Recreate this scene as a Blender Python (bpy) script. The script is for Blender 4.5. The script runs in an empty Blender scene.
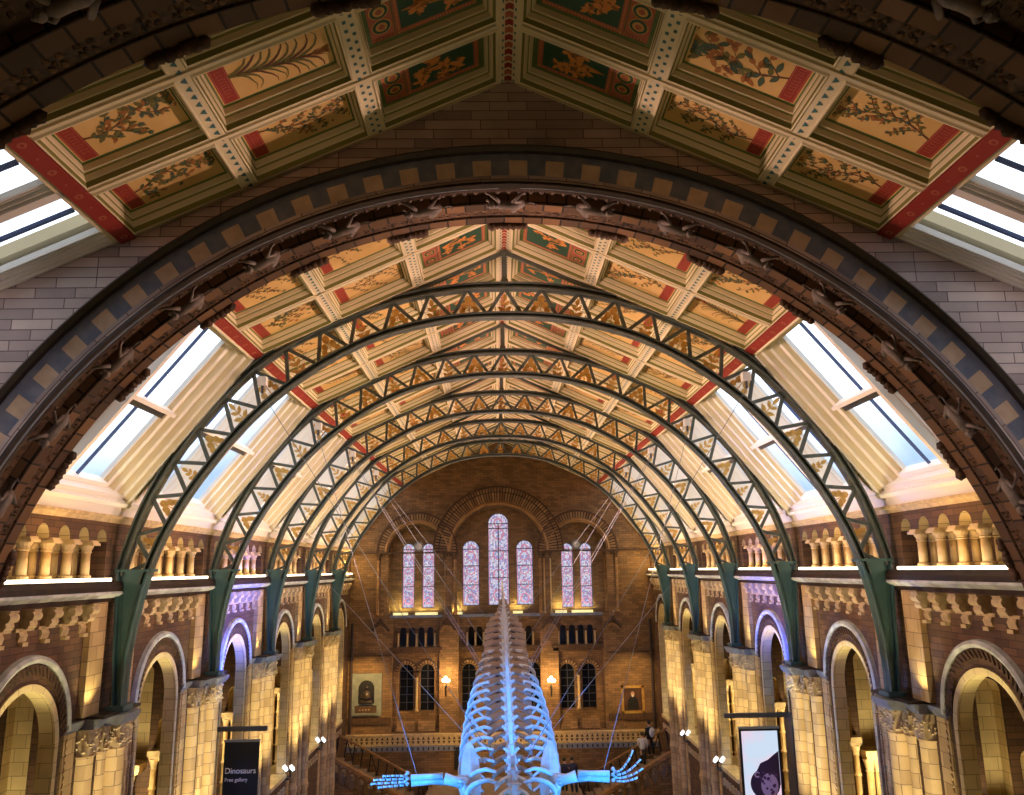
import bpy, bmesh, math, random
from mathutils import Vector, Matrix
PI = math.pi
sc = bpy.context.scene
COL = sc.collection

# ------------------------------------------------------------------ camera
F, TILT, YAW, ROLL = 800.0, math.radians(12.16), math.radians(1.25), math.radians(-.84)
cf = Vector((math.sin(YAW)*math.cos(TILT), math.cos(YAW)*math.cos(TILT), math.sin(TILT)))
cr = Vector((math.cos(YAW), -math.sin(YAW), 0)); cu = cr.cross(cf)
cr2 = math.cos(ROLL)*cr + math.sin(ROLL)*cu; cu2 = math.cos(ROLL)*cu - math.sin(ROLL)*cr
cam = bpy.data.cameras.new('camera'); co = bpy.data.objects.new('camera', cam); COL.objects.link(co)
co.matrix_world = Matrix.Translation((-.27, 0, 0)) @ Matrix((cr2, cu2, -cf)).transposed().to_4x4()
cam.sensor_width = 36; cam.lens = F*36/1024; cam.clip_end = 400; cam.clip_start = .05
sc.camera = co

# ------------------------------------------------------------------ sky, exposure
sc.view_settings.view_transform = 'Standard'; sc.view_settings.look = 'None'
sc.view_settings.gamma = 1; sc.view_settings.use_curve_mapping = False
sc.view_settings.exposure = 0.0
w = bpy.data.worlds.new('sky'); sc.world = w; w.use_nodes = True
nt = w.node_tree; nt.nodes.clear()
N = nt.nodes.new; L = nt.links.new
out = N('ShaderNodeOutputWorld'); bg = N('ShaderNodeBackground'); tc = N('ShaderNodeTexCoord')
noi = N('ShaderNodeTexNoise'); noi.inputs['Scale'].default_value = 2.2; noi.inputs['Detail'].default_value = 5
sep = N('ShaderNodeSeparateXYZ'); cr_ = N('ShaderNodeValToRGB'); add = N('ShaderNodeMath'); add.operation = 'MULTIPLY_ADD'
add.inputs[1].default_value = .55
L(tc.outputs['Generated'], noi.inputs['Vector']); L(tc.outputs['Generated'], sep.inputs[0])
L(noi.outputs['Fac'], add.inputs[0]); L(sep.outputs['Z'], add.inputs[2]); L(add.outputs[0], cr_.inputs[0])
e = cr_.color_ramp.elements; e[0].position = .38; e[0].color = (.26, .36, .50, 1); e[1].position = .50; e[1].color = (.93, .97, 1, 1)
L(cr_.outputs[0], bg.inputs[0]); bg.inputs[1].default_value = 2.3; L(bg.outputs[0], out.inputs[0])

# ------------------------------------------------------------------ lights of the hall
def lamp(kind, loc, energy, col, size=.5, target=None, size_y=None, angle=60, blend=.5, name=None):
    d = bpy.data.lights.new(name or kind.lower()+'_light', kind); d.energy = energy; d.color = col
    if kind == 'AREA':
        d.size = size
        if size_y: d.shape = 'RECTANGLE'; d.size_y = size_y
    elif kind == 'SPOT':
        d.shadow_soft_size = size; d.spot_size = math.radians(angle); d.spot_blend = blend
    else: d.shadow_soft_size = size
    o = bpy.data.objects.new(d.name, d); COL.objects.link(o); o.location = loc
    if target is not None:
        o.rotation_euler = (Vector(target)-Vector(loc)).to_track_quat('-Z', 'Y').to_euler()
    return o
WARM = (1, .60, .20); YEL = (1, .80, .42); BLUE = (.03, .27, 1)
TY = [19.25+6.2*i for i in range(5)]          # iron trusses
BY = [16.15+6.2*i for i in range(6)]          # bay centres beyond the dark arch
for s in (-1, 1):
    for i, y in enumerate(BY):
        # wall washers on the gallery sill: up over the colonnade, the shafts of the skylight
        lamp('AREA', (s*8.97, y, -.05), 48, WARM, .10, (s*9.45, y, .6), 5.2, name='gallery_wash')
        # uplights hidden in each upper gallery bay
        for q in (1,):
            lamp('POINT', (s*10.4, y+1.3, -5.6), 85, YEL, .15, name='arcade_uplight')
            lamp('POINT', (s*10.3, y-.6, -7.6), 60, YEL, .15, name='arcade_uplight')
    # floor floods that wash the piers from below
    for i, y in enumerate(TY):
        lamp('SPOT', (s*7.9, y-2.2, -9.5), 2300, (1, .86, .5), .2, (s*9.1, y+.1, -3), angle=34, blend=.6, name='pier_uplight')
        lamp('SPOT', (s*8.75, y-1.0, -2.85), 60, (1, .84, .4), .05, (s*9.3, y-.85, -.6), angle=95, blend=.8, name='pilaster_uplight')
        lamp('SPOT', (s*8.5, y-3.1, -3.3), 110, (1, .84, .4), .05, (s*9.2, y-3.1, -.9), angle=110, blend=.8, name='corbel_uplight')
    # blue theatre spots on the upper wall
    lamp('SPOT', (s*1.5, 22.5, -6), 28000 if s < 0 else 15000, (.08, .12, 1), .2, (s*9.2, 28.2, -1.6), angle=26, blend=.9, name='blue_wall_spot')
    lamp('SPOT', (s*-2, 12, -6), 1300, (.5, .4, 1), .2, (s*9.2, 24, -4), angle=42, blend=.9, name='violet_wall_spot')
    # floods on the balcony rails shining over to the opposite roof
    for y in (15.2, 22.35, 28.5, 34.7, 41):
        lamp('SPOT', (s*8.3, y, .6), 4300, (1, .61, .50), .3, (-s*6.0, y+1.0, 5.4), angle=62, blend=.35, name='roof_flood')
for s in (-1, 1):
    lamp('SPOT', (s*4.5, 2.5, -2.2), 900, (1, .80, .78), .4, (s*10.2, 12, 2.6), angle=38, blend=.8, name='landing_wall_fill')  # added fill on the side brick, standing in for skylight daylight
    lamp('POINT', (s*8.7, 48.9, .3), 90, (1, .66, .24), .2, name='far_corner_light')
    for y in (12.6, 18.5, 24.7, 30.9, 37.1):
        lamp('SPOT', (s*8.4, y, .7), 1500, (1, .80, .46), .15, (-s*7.9, y+4.6, 3.4), angle=44, blend=.25, name='skylight_flood')
lamp('AREA', (0, 9.5, -2.5), 62, (1, .80, .36), 3.0, (0, 9.7, 8), name='landing_uplight')
lamp('AREA', (0, 3.0, -1.0), 10, (1, .7, .35), 2.0, (0, 12, 7), name='landing_uplight')

# ------------------------------------------------------------------ materials
MATS = {}
def principled(name, col, rough=.6, metal=0.0, emis=None, es=0):
    m = bpy.data.materials.new(name); m.use_nodes = True; b = m.node_tree.nodes['Principled BSDF']
    b.inputs['Base Color'].default_value = (*col, 1); b.inputs['Roughness'].default_value = rough
    b.inputs['Metallic'].default_value = metal
    if emis: b.inputs['Emission Color'].default_value = (*emis, 1); b.inputs['Emission Strength'].default_value = es
    MATS[name] = m; return m
def mottled(name, c1, c2, scale=3, rough=.7, metal=0.0, bump=0.0):
    m = principled(name, c1, rough, metal); n = m.node_tree; b = n.nodes['Principled BSDF']
    t = n.nodes.new('ShaderNodeTexCoord'); no = n.nodes.new('ShaderNodeTexNoise'); no.inputs['Scale'].default_value = scale
    no.inputs['Detail'].default_value = 6
    r = n.nodes.new('ShaderNodeValToRGB'); r.color_ramp.elements[0].position = .35; r.color_ramp.elements[1].position = .65
    r.color_ramp.elements[0].color = (*c1, 1); r.color_ramp.elements[1].color = (*c2, 1)
    n.links.new(t.outputs['Object'], no.inputs['Vector']); n.links.new(no.outputs['Fac'], r.inputs[0]); n.links.new(r.outputs[0], b.inputs['Base Color'])
    if bump:
        bp = n.nodes.new('ShaderNodeBump'); bp.inputs['Strength'].default_value = bump; bp.inputs['Distance'].default_value = .05
        n.links.new(no.outputs['Fac'], bp.inputs['Height']); n.links.new(bp.outputs[0], b.inputs['Normal'])
    return m
def masonry(name, c1, c2, mortar, bw=.55, bh=.24, ms=.012, rough=.75, noise=.35, squash=1.0, freq=2, offset=.5):
    m = principled(name, c1, rough); n = m.node_tree; b = n.nodes['Principled BSDF']; new = n.nodes.new; lk = n.links.new
    uv = new('ShaderNodeUVMap'); br = new('ShaderNodeTexBrick')
    br.inputs['Scale'].default_value = 1; br.inputs['Brick Width'].default_value = bw; br.inputs['Row Height'].default_value = bh
    br.inputs['Mortar Size'].default_value = ms; br.inputs['Mortar Smooth'].default_value = .2; br.inputs['Bias'].default_value = 0
    br.squash = squash; br.squash_frequency = freq; br.offset = offset
    br.inputs['Color1'].default_value = (*c1, 1); br.inputs['Color2'].default_value = (*c2, 1); br.inputs['Mortar'].default_value = (*mortar, 1)
    tcn = new('ShaderNodeTexCoord'); no = new('ShaderNodeTexNoise'); no.inputs['Scale'].default_value = 1.3; no.inputs['Detail'].default_value = 7
    mx = new('ShaderNodeMix'); mx.data_type = 'RGBA'; mx.blend_type = 'MULTIPLY'; mx.inputs[0].default_value = noise
    rr = new('ShaderNodeValToRGB'); rr.color_ramp.elements[0].position = .3; rr.color_ramp.elements[1].position = .7
    rr.color_ramp.elements[0].color = (.35, .3, .27, 1); rr.color_ramp.elements[1].color = (1.25, 1.2, 1.15, 1)
    lk(uv.outputs[0], br.inputs['Vector']); lk(tcn.outputs['Object'], no.inputs['Vector']); lk(no.outputs['Fac'], rr.inputs[0])
    lk(br.outputs['Color'], mx.inputs[6]); lk(rr.outputs[0], mx.inputs[7]); lk(mx.outputs[2], b.inputs['Base Color'])
    bp = new('ShaderNodeBump'); bp.inputs['Strength'].default_value = .5; bp.inputs['Distance'].default_value = .02; bp.invert = True
    lk(br.outputs['Fac'], bp.inputs['Height']); lk(bp.outputs[0], b.inputs['Normal'])
    return m
brown = masonry('brown_terracotta_blocks', (.30, .17, .075), (.17, .10, .045), (.06, .035, .02), .42, .14, .007)
buff = masonry('buff_terracotta_blocks', (.62, .43, .20), (.42, .27, .12), (.20, .13, .07), .5, .3, .008)
amber = masonry('amber_terracotta_blocks', (.42, .23, .09), (.28, .15, .06), (.08, .05, .03), .5, .22, .008)
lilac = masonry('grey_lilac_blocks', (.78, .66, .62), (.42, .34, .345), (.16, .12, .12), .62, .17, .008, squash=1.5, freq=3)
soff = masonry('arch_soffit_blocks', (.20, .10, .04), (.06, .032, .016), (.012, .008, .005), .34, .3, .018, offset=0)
pale = masonry('pale_jamb_blocks', (.80, .66, .36), (.66, .52, .27), (.36, .28, .16), .45, .28, .008)
slate = mottled('slate_blue_stone', (.15, .18, .27), (.24, .26, .33), 4)
sand = mottled('sand_stone_square', (.62, .45, .31), (.76, .58, .42), 4)
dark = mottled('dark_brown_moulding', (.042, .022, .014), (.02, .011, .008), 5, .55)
umber = mottled('carved_brown_terracotta', (.12, .06, .028), (.05, .026, .014), 9, .7, bump=.6)
buffs = mottled('buff_carved_stone', (.66, .50, .27), (.46, .33, .17), 6, .7, bump=.3)
honey = mottled('honey_column_stone', (.66, .47, .22), (.54, .37, .16), 5, .6)
greyst = mottled('grey_green_string_stone', (.30, .31, .29), (.20, .20, .19), 4, .6)
iron = mottled('grey_green_painted_iron', (.085, .105, .095), (.125, .145, .125), 4, .45, .2)
ironb = mottled('blue_green_iron_plate', (.05, .12, .125), (.07, .14, .14), 3, .4, .2)
gold = mottled('gilded_iron', (.82, .52, .15), (.62, .36, .09), 7, .4, .6)
cream = principled('cream_paint', (.76, .66, .42), .5)
white = principled('white_paint', (.84, .80, .74), .5)
olive = principled('olive_paint', (.23, .22, .055), .6)
greenp = principled('green_paint', (.09, .15, .04), .6)
dkgreen = principled('dark_green_ground', (.025, .09, .05), .6)
redp = principled('red_paint', (.30, .03, .018), .6)
rosep = principled('faded_red_border', (.45, .13, .07), .6)
ochre = mottled('ochre_panel_ground', (.72, .47, .17), (.64, .40, .13), 2, .6)
tealp = principled('teal_paint', (.05, .16, .16), .6)
stemm = principled('brown_stem_paint', (.13, .05, .02), .7)
leafa = principled('olive_leaf_paint', (.14, .13, .03), .7)
leafb = principled('russet_leaf_paint', (.34, .13, .03), .7)
leafc = principled('blue_green_leaf_paint', (.06, .10, .06), .7)
flower = principled('orange_flower_paint', (.75, .30, .07), .7)
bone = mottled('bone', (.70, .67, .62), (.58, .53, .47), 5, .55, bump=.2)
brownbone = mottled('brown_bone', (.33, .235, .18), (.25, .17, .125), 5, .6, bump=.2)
bronze = mottled('dark_bronze', (.07, .055, .045), (.13, .10, .08), 8, .4, .6)
beastm = mottled('grey_carved_monkey_stone', (.24, .19, .16), (.14, .11, .095), 8, .6)
steel = principled('steel_cable', (.24, .25, .28), .6, .3)
metal = principled('dark_grey_metal', (.10, .10, .11), .4, .6)
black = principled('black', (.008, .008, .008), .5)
blackp = principled('black_banner_cloth', (.012, .012, .014), .6)
darkglass = principled('dark_window_glass', (.012, .014, .02), .08)
whitep = principled('white_lettering', (.85, .85, .85), .6)
floorm = masonry('mosaic_floor', (.32, .22, .15), (.2, .14, .1), (.1, .08, .06), .6, .6, .01, .35, offset=0)
treadm = mottled('worn_stone_tread', (.30, .22, .16), (.22, .16, .12), 3)
ledm = principled('light_strip_glow', (1, .9, .7), .5, emis=(1, .86, .6), es=5)
ledg = principled('sill_lamp_glow', (1, .9, .5), .5, emis=(.95, .85, .35), es=.9)
ledw = principled('white_lamp_glow', (1, 1, 1), .5, emis=(.85, .93, 1), es=2.2)
lampm = principled('lamp_globe_glow', (1, .8, .5), .5, emis=(1, .72, .34), es=9)
skin = principled('skin', (.55, .33, .24), .5)
navy = principled('navy_cloth', (.02, .025, .07), .8)
whitec = principled('white_cloth', (.7, .68, .66), .8)
pinkc = principled('pink_cloth', (.6, .3, .28), .8)
hairm = principled('dark_hair', (.02, .013, .01), .6)
canvas = mottled('dark_portrait_canvas', (.045, .02, .012), (.11, .045, .02), 2)
relief = mottled('grey_green_relief_stone', (.28, .30, .24), (.2, .22, .18), 3)
def glassmat():
    m = bpy.data.materials.new('skylight_glass'); m.use_nodes = True; n = m.node_tree; n.nodes.clear()
    o = n.nodes.new('ShaderNodeOutputMaterial'); mix = n.nodes.new('ShaderNodeMixShader'); t = n.nodes.new('ShaderNodeBsdfTransparent')
    g = n.nodes.new('ShaderNodeBsdfGlossy'); g.inputs['Roughness'].default_value = .1; t.inputs[0].default_value = (.93, .96, 1, 1)
    mix.inputs[0].default_value = .05
    n.links.new(t.outputs[0], mix.inputs[1]); n.links.new(g.outputs[0], mix.inputs[2]); n.links.new(mix.outputs[0], o.inputs[0])
    return m
glass = glassmat()
def stained():
    m = bpy.data.materials.new('stained_glass'); m.use_nodes = True; n = m.node_tree; n.nodes.clear(); new = n.nodes.new; lk = n.links.new
    o = new('ShaderNodeOutputMaterial'); em = new('ShaderNodeEmission'); uv = new('ShaderNodeUVMap')
    v = new('ShaderNodeTexVoronoi'); v.inputs['Scale'].default_value = 11; v.inputs['Randomness'].default_value = .45
    r = new('ShaderNodeValToRGB'); r.color_ramp.interpolation = 'CONSTANT'
    cols = [(.80, .80, 1), (.45, .42, .85), (.95, .92, 1), (.66, .36, .50), (.75, .72, .98), (.42, .40, .70), (.9, .80, .95)]
    el = r.color_ramp.elements
    el[0].color = (*cols[0], 1); el[1].position = .16; el[1].color = (*cols[1], 1)
    for i, c in enumerate(cols[2:]):
        x = el.new(.3+.13*i); x.color = (*c, 1)
    ed = new('ShaderNodeTexVoronoi'); ed.feature = 'DISTANCE_TO_EDGE'; ed.inputs['Scale'].default_value = 11; ed.inputs['Randomness'].default_value = .45
    gt = new('ShaderNodeMath'); gt.operation = 'GREATER_THAN'; gt.inputs[1].default_value = .05
    mul = new('ShaderNodeMix'); mul.data_type = 'RGBA'; mul.blend_type = 'MULTIPLY'; mul.inputs[0].default_value = .75
    sp = new('ShaderNodeSeparateColor')
    lk(uv.outputs[0], v.inputs['Vector']); lk(uv.outputs[0], ed.inputs['Vector']); lk(v.outputs['Color'], sp.inputs[0]); lk(sp.outputs[0], r.inputs[0])
    lk(ed.outputs['Distance'], gt.inputs[0]); lk(r.outputs[0], mul.inputs[6]); lk(gt.outputs[0], mul.inputs[7])
    lk(mul.outputs[2], em.inputs[0]); em.inputs[1].default_value = .85; lk(em.outputs[0], o.inputs[0])
    return m
stain = stained()
def screenmat():
    m = bpy.data.materials.new('pink_lit_poster'); m.use_nodes = True; n = m.node_tree; n.nodes.clear(); new = n.nodes.new; lk = n.links.new
    o = new('ShaderNodeOutputMaterial'); em = new('ShaderNodeEmission'); t = new('ShaderNodeTexCoord'); no = new('ShaderNodeTexNoise')
    no.inputs['Scale'].default_value = .9; r = new('ShaderNodeValToRGB'); el = r.color_ramp.elements
    el[0].position = .4; el[0].color = (.92, .66, .80, 1); el[1].position = .6; el[1].color = (.66, .78, .95, 1)
    lk(t.outputs['Object'], no.inputs['Vector']); lk(no.outputs['Fac'], r.inputs[0]); lk(r.outputs[0], em.inputs[0]); em.inputs[1].default_value = .95; lk(em.outputs[0], o.inputs[0])
    return m
posterm = screenmat()
barm = principled('blue_grey_bar', (.06, .10, .24), .5)
spand = masonry('dark_spandrel_blocks', (.17, .085, .04), (.085, .045, .025), (.035, .02, .012), .42, .14, .007)
hoodm = mottled('pale_hood_stone', (.62, .64, .60), (.40, .42, .40), 4)

# ------------------------------------------------------------------ mesh builder
class MB:
    def __init__(self): self.v = []; self.f = []; self.m = []; self.uv = []
    def face(self, pts, m=0, uv=None):
        b = len(self.v); self.v += [tuple(p) for p in pts]; self.f.append(tuple(range(b, b+len(pts)))); self.m.append(m); self.uv.append(uv)
    def box(self, lo, hi, m=0):
        x0, y0, z0 = lo; x1, y1, z1 = hi
        c = [(x0,y0,z0),(x1,y0,z0),(x1,y1,z0),(x0,y1,z0),(x0,y0,z1),(x1,y0,z1),(x1,y1,z1),(x0,y1,z1)]
        self.hexa(c, m)
    def hexa(self, c, m=0):
        for q in ((0,3,2,1),(4,5,6,7),(0,1,5,4),(1,2,6,5),(2,3,7,6),(3,0,4,7)): self.face([c[i] for i in q], m)
    def bar(self, a, b, wx, wy, m=0, up=(0,1,0)):      # box between two points; wy measured along 'up'
        a = Vector(a); b = Vector(b); d = (b-a).normalized(); u = Vector(up); s = d.cross(u)
        if s.length < 1e-4: u = Vector((1,0,0)); s = d.cross(u)
        s.normalize(); u = s.cross(d).normalized(); s = s*wx/2; u = u*wy/2
        self.hexa([a-s-u, a+s-u, a+s+u, a-s+u, b-s-u, b+s-u, b+s+u, b-s+u], m)
    def extr(self, poly, axis, a, b, m=0):             # poly of 2D pts extruded along axis from a to b
        def P(p, t):
            return {'x': (t, p[0], p[1]), 'y': (p[0], t, p[1]), 'z': (p[0], p[1], t)}[axis]
        A = [P(p, a) for p in poly]; B = [P(p, b) for p in poly]; n = len(poly)
        self.face(A[::-1], m); self.face(B, m)
        for i in range(n): j = (i+1) % n; self.face([A[i], A[j], B[j], B[i]], m)
    def tube(self, pts, r, n=8, m=0, cap=True):
        pts = [Vector(p) for p in pts]; rs = r if isinstance(r, (list, tuple)) else [r]*len(pts); rings = []
        for i, p in enumerate(pts):
            d = (pts[min(i+1, len(pts)-1)]-pts[max(i-1, 0)]).normalized()
            u = d.cross(Vector((0,0,1)));
            if u.length < .05: u = d.cross(Vector((0,1,0)))
            u.normalize(); v_ = d.cross(u)
            rings.append([p+(u*math.cos(2*PI*k/n)+v_*math.sin(2*PI*k/n))*rs[i] for k in range(n)])
        for i in range(len(rings)-1):
            for k in range(n): j = (k+1) % n; self.face([rings[i][k], rings[i][j], rings[i+1][j], rings[i+1][k]], m)
        if cap: self.face(rings[0][::-1], m); self.face(rings[-1], m)
    def lathe(self, prof, c=(0,0,0), n=12, m=0):       # (r,z)
        P = lambda r, z, k: (c[0]+r*math.cos(2*PI*k/n), c[1]+r*math.sin(2*PI*k/n), c[2]+z)
        for (r0, z0), (r1, z1) in zip(prof, prof[1:]):
            for k in range(n):
                q = [P(r0,z0,k), P(r0,z0,k+1), P(r1,z1,k+1), P(r1,z1,k)]
                if r0 < 1e-5: q = [q[0], q[2], q[3]]
                elif r1 < 1e-5: q = q[:3]
                self.face(q, m)
        if prof[0][0] > 1e-5: self.face([P(*prof[0], k) for k in range(n)][::-1], m)
        if prof[-1][0] > 1e-5: self.face([P(*prof[-1], k) for k in range(n)], m)
    def ball(self, c, r, n=8, m=0, sc_=(1,1,1)):
        k = n//2
        prof = [(math.sin(PI*i/k)*r, -math.cos(PI*i/k)*r) for i in range(k+1)]; prof[0] = (0, -r); prof[-1] = (0, r)
        b = len(self.v); self.lathe(prof, (0,0,0), n, m)
        for i in range(b, len(self.v)):
            x, y, z = self.v[i]; self.v[i] = (c[0]+x*sc_[0], c[1]+y*sc_[1], c[2]+z*sc_[2])
    def ring(self, P, c, prof, a0, a1, n, m=0, alt=None, caps=True):   # closed profile (r,w) swept in the uv plane
        k = len(prof); L_ = [0]
        for i in range(k): L_.append(L_[-1]+math.hypot(prof[(i+1)%k][0]-prof[i][0], prof[(i+1)%k][1]-prof[i][1]))
        ang = [a0+(a1-a0)*i/n for i in range(n+1)]
        pt = lambda a, q: P(c[0]+q[0]*math.cos(a), c[1]+q[0]*math.sin(a), q[1])
        for i in range(n):
            mm = m if alt is None else alt[i % len(alt)]
            for j in range(k):
                j2 = (j+1) % k; rm = (prof[j][0]+prof[j2][0])/2
                self.face([pt(ang[i], prof[j]), pt(ang[i+1], prof[j]), pt(ang[i+1], prof[j2]), pt(ang[i], prof[j2])], mm,
                          [(ang[i]*rm, L_[j]), (ang[i+1]*rm, L_[j]), (ang[i+1]*rm, L_[j+1]), (ang[i]*rm, L_[j+1])])
        if caps:
            self.face([pt(a0, q) for q in prof], m); self.face([pt(a1, q) for q in prof], m)
    def wall(self, P, u0, u1, v0, v1, w0, w1, ops, m=0, mr=1, seg=16, top=None):
        """wall plate with round-headed openings [(uc, half, spring, base)], reveals in material mr"""
        def quad(a, b, c_, d):
            q4 = [a, b, c_, d]
            if top: q4 = [(q[0], top(q[0])) if q[1] == v1 else q for q in q4]
            for ww in (w0, w1): self.face([P(*q, ww) for q in q4], m)
        def rev(a, b, mm): self.face([P(*a, w0), P(*b, w0), P(*b, w1), P(*a, w1)], mm)
        ops = sorted(ops); u = u0
        for uc, hw, sp, ba in ops:
            quad((u, v0), (uc-hw, v0), (uc-hw, v1), (u, v1)); rev((u, v0), (uc-hw, v0), m)
            if ba > v0: rev((uc-hw, v0), (uc+hw, v0), m)
            if ba > v0: quad((uc-hw, v0), (uc+hw, v0), (uc+hw, ba), (uc-hw, ba)); rev((uc-hw, ba), (uc+hw, ba), mr)
            arc = [(uc+hw*math.cos(PI*(1-i/seg)), sp+hw*math.sin(PI*(1-i/seg))) for i in range(seg+1)]
            for a, b in zip(arc, arc[1:]):
                quad(a, b, (b[0], v1), (a[0], v1)); rev(a, b, mr)
            rev((uc-hw, ba), (uc-hw, sp), mr); rev((uc+hw, ba), (uc+hw, sp), mr)
            u = uc+hw
        quad((u, v0), (u1, v0), (u1, v1), (u, v1))
        rev((u, v0), (u1, v0), m); rev((u0, v1), (u1, v1), m); rev((u0, v0), (u0, v1), m); rev((u1, v0), (u1, v1), m)
    def build(self, name, mats, parent=None, smooth=False, off=(0,0,0)):
        if not isinstance(mats, (list, tuple)): mats = [mats]
        me = bpy.data.meshes.new(name)
        me.from_pydata([(x-off[0], y-off[1], z-off[2]) for x, y, z in self.v], [], self.f)
        for mt in mats: me.materials.append(mt)
        uvl = me.uv_layers.new(name='UVMap')
        uvs = []
        for p, mi, uv in zip(me.polygons, self.m, self.uv):
            p.material_index = mi; p.use_smooth = smooth
            if uv is None:
                nx, ny, nz = (abs(c) for c in p.normal)
                for vi in p.vertices:
                    x, y, z = self.v[vi]
                    uvs += ((y, z) if nx >= ny and nx >= nz else (x, z) if ny >= nz else (x, y))
            else:
                for q in uv: uvs += q
        uvl.data.foreach_set('uv', uvs)
        bm = bmesh.new(); bm.from_mesh(me); bmesh.ops.remove_doubles(bm, verts=bm.verts, dist=1e-5); bmesh.ops.recalc_face_normals(bm, faces=bm.faces)
        bm.to_mesh(me); bm.free()
        o = bpy.data.objects.new(name, me); COL.objects.link(o)
        if parent is not None: o.parent = parent
        return o
def tag(o, label=None, cat=None, group=None, kind=None):
    if label: o['label'] = label
    if cat: o['category'] = cat
    if group: o['group'] = group
    if kind: o['kind'] = kind
    return o
def thing(name, label, cat, loc=(0,0,0), rz=0, group=None):
    o = bpy.data.objects.new(name, None); COL.objects.link(o); o.location = loc; o.rotation_euler = (0, 0, rz); o.empty_display_size = .2
    return tag(o, label, cat, group)
def struct(name, loc=(0,0,0), rz=0):
    o = bpy.data.objects.new(name, None); COL.objects.link(o); o.location = loc; o.rotation_euler = (0, 0, rz); o['kind'] = 'structure'; return o
def kids(o): return [c for c in bpy.data.objects if c.parent == o]
KC = {}
def dup(root, loc, rz=0, label=None, group=None, name=None):
    key = root.name
    if key not in KC: KC[key] = [(c, kids(c)) for c in kids(root)]
    r = root.copy(); COL.objects.link(r); r.location = loc; r.rotation_euler = (0, 0, rz)
    if name: r.name = name
    if label: r['label'] = label
    if group: r['group'] = group
    for c, gs in KC[key]:
        c2 = c.copy(); COL.objects.link(c2); c2.parent = r
        for g in gs: g2 = g.copy(); COL.objects.link(g2); g2.parent = c2
    return r
PX = lambda u, v, w_: (-w_, u, v)       # side wall frame, depth away from the nave
PY = lambda u, v, w_: (u, w_, v)        # cross wall frame
ORD = ['nearest', 'second', 'third', 'fourth', 'fifth', 'sixth', 'seventh', 'eighth', 'ninth', 'tenth']
SIDE = {-1: 'left', 1: 'right'}
BAYN = ['first bay', 'second bay', 'third bay', 'fourth bay', 'fifth bay', 'last bay']
def both(y0=None):
    for s in (-1, 1):
        yield s, (s*9.2, 0 if s < 0 else PI)

# ------------------------------------------------------------------ shell: floor, end walls, landing behind the camera
mb = MB(); mb.box((-14, -6, -15.3), (14, 56, -15)); tag(mb.build('floor', floorm), kind='structure')
mb = MB()
wins_far = [(-.15, .66, 2.86, -2.1), (-1.87, .53, 1.30, -2.1), (1.47, .53, 1.30, -2.1), (-5.73, .39, 1.32, -2.2), (-4.5, .39, 1.32, -2.2), (4.12, .39, 1.22, -2.3), (5.28, .39, 1.22, -2.3)]
low_far = [(-5.75, .42, -5.9, -8.15), (-4.5, .42, -5.9, -8.15), (-2.0, .42, -5.9, -8.15), (0, .42, -5.9, -8.15), (1.9, .42, -5.9, -8.15), (3.95, .42, -6.0, -8.25), (5.25, .42, -6.0, -8.25)]
mb.wall(PY, -13.5, 13.5, -2.62, 9.5, 50.75, 51.25, wins_far, 0, 0, 20)
mb.wall(PY, -13.5, 13.5, -15, -4.75, 50.6, 51.25, low_far, 0, 0, 14)
arc_ops = [(g+.55*k, .19, -3.5, -4.45) for g in (-5.15, 4.55) for k in (-1.5, -.5, .5, 1.5)] + [(.5*k-.1, .18, -3.5, -4.45) for k in (-3.5, -2.5, -1.5, -.5, .5, 1.5, 2.5, 3.5)]
mb.wall(PY, -13.5, 13.5, -4.75, -2.62, 50.5, 51.25, arc_ops, 0, 0, 8)
# upper wall skin with the three great blind arches cut out
mb.wall(PY, -13.5, 13.5, 1.1, 9.5, 50.25, 50.75, [(-.15, 2.85, 1.1, 1.1), (-5.15, 1.75, 1.1, 1.1), (4.75, 1.75, 1.1, 1.1)], 0, 0, 28)
for a, b in ((-13.5, -6.9), (-3.4, -3.0), (2.7, 3.0), (6.5, 13.5)): mb.box((a, 50.25, -2.62), (b, 50.75, 1.1))
for a, b in ((-13.5, -6.55), (-3.75, -2.6), (2.3, 3.4), (6.15, 13.5)): mb.box((a, 50.2, -9.3), (b, 50.6, -2.62))
mb.box((-13.5, 50.1, -15), (13.5, 50.6, -9.25))
tag(mb.build('wall_far', brown), kind='structure')
mb = MB()      # the masonry wall pierced by the dark arch, and the one nearer the camera
TH = [PI*i/40 for i in range(41)]
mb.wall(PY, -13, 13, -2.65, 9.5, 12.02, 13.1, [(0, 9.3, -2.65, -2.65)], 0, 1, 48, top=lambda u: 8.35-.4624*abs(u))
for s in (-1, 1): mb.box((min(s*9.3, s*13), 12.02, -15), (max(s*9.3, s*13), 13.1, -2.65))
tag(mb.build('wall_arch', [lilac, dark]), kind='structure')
mb = MB(); mb.wall(PY, -13, 13, -2.65, 9.5, 5.3, 7.4, [(0, 9.3, -2.65, -2.65)], 0, 1, 48)
for s in (-1, 1): mb.box((min(s*9.3, s*13), 5.3, -15), (max(s*9.3, s*13), 7.4, -2.65))
tag(mb.build('wall_landing', [brown, dark]), kind='structure')
mb = MB(); mb.box((-13, -6.3, -15), (13, -6, 9.5)); tag(mb.build('wall_behind', brown), kind='structure')
mb = MB()
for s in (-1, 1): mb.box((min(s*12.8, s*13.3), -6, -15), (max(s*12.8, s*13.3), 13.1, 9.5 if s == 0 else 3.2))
tag(mb.build('wall_landing_sides', lilac), kind='structure')

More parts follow.
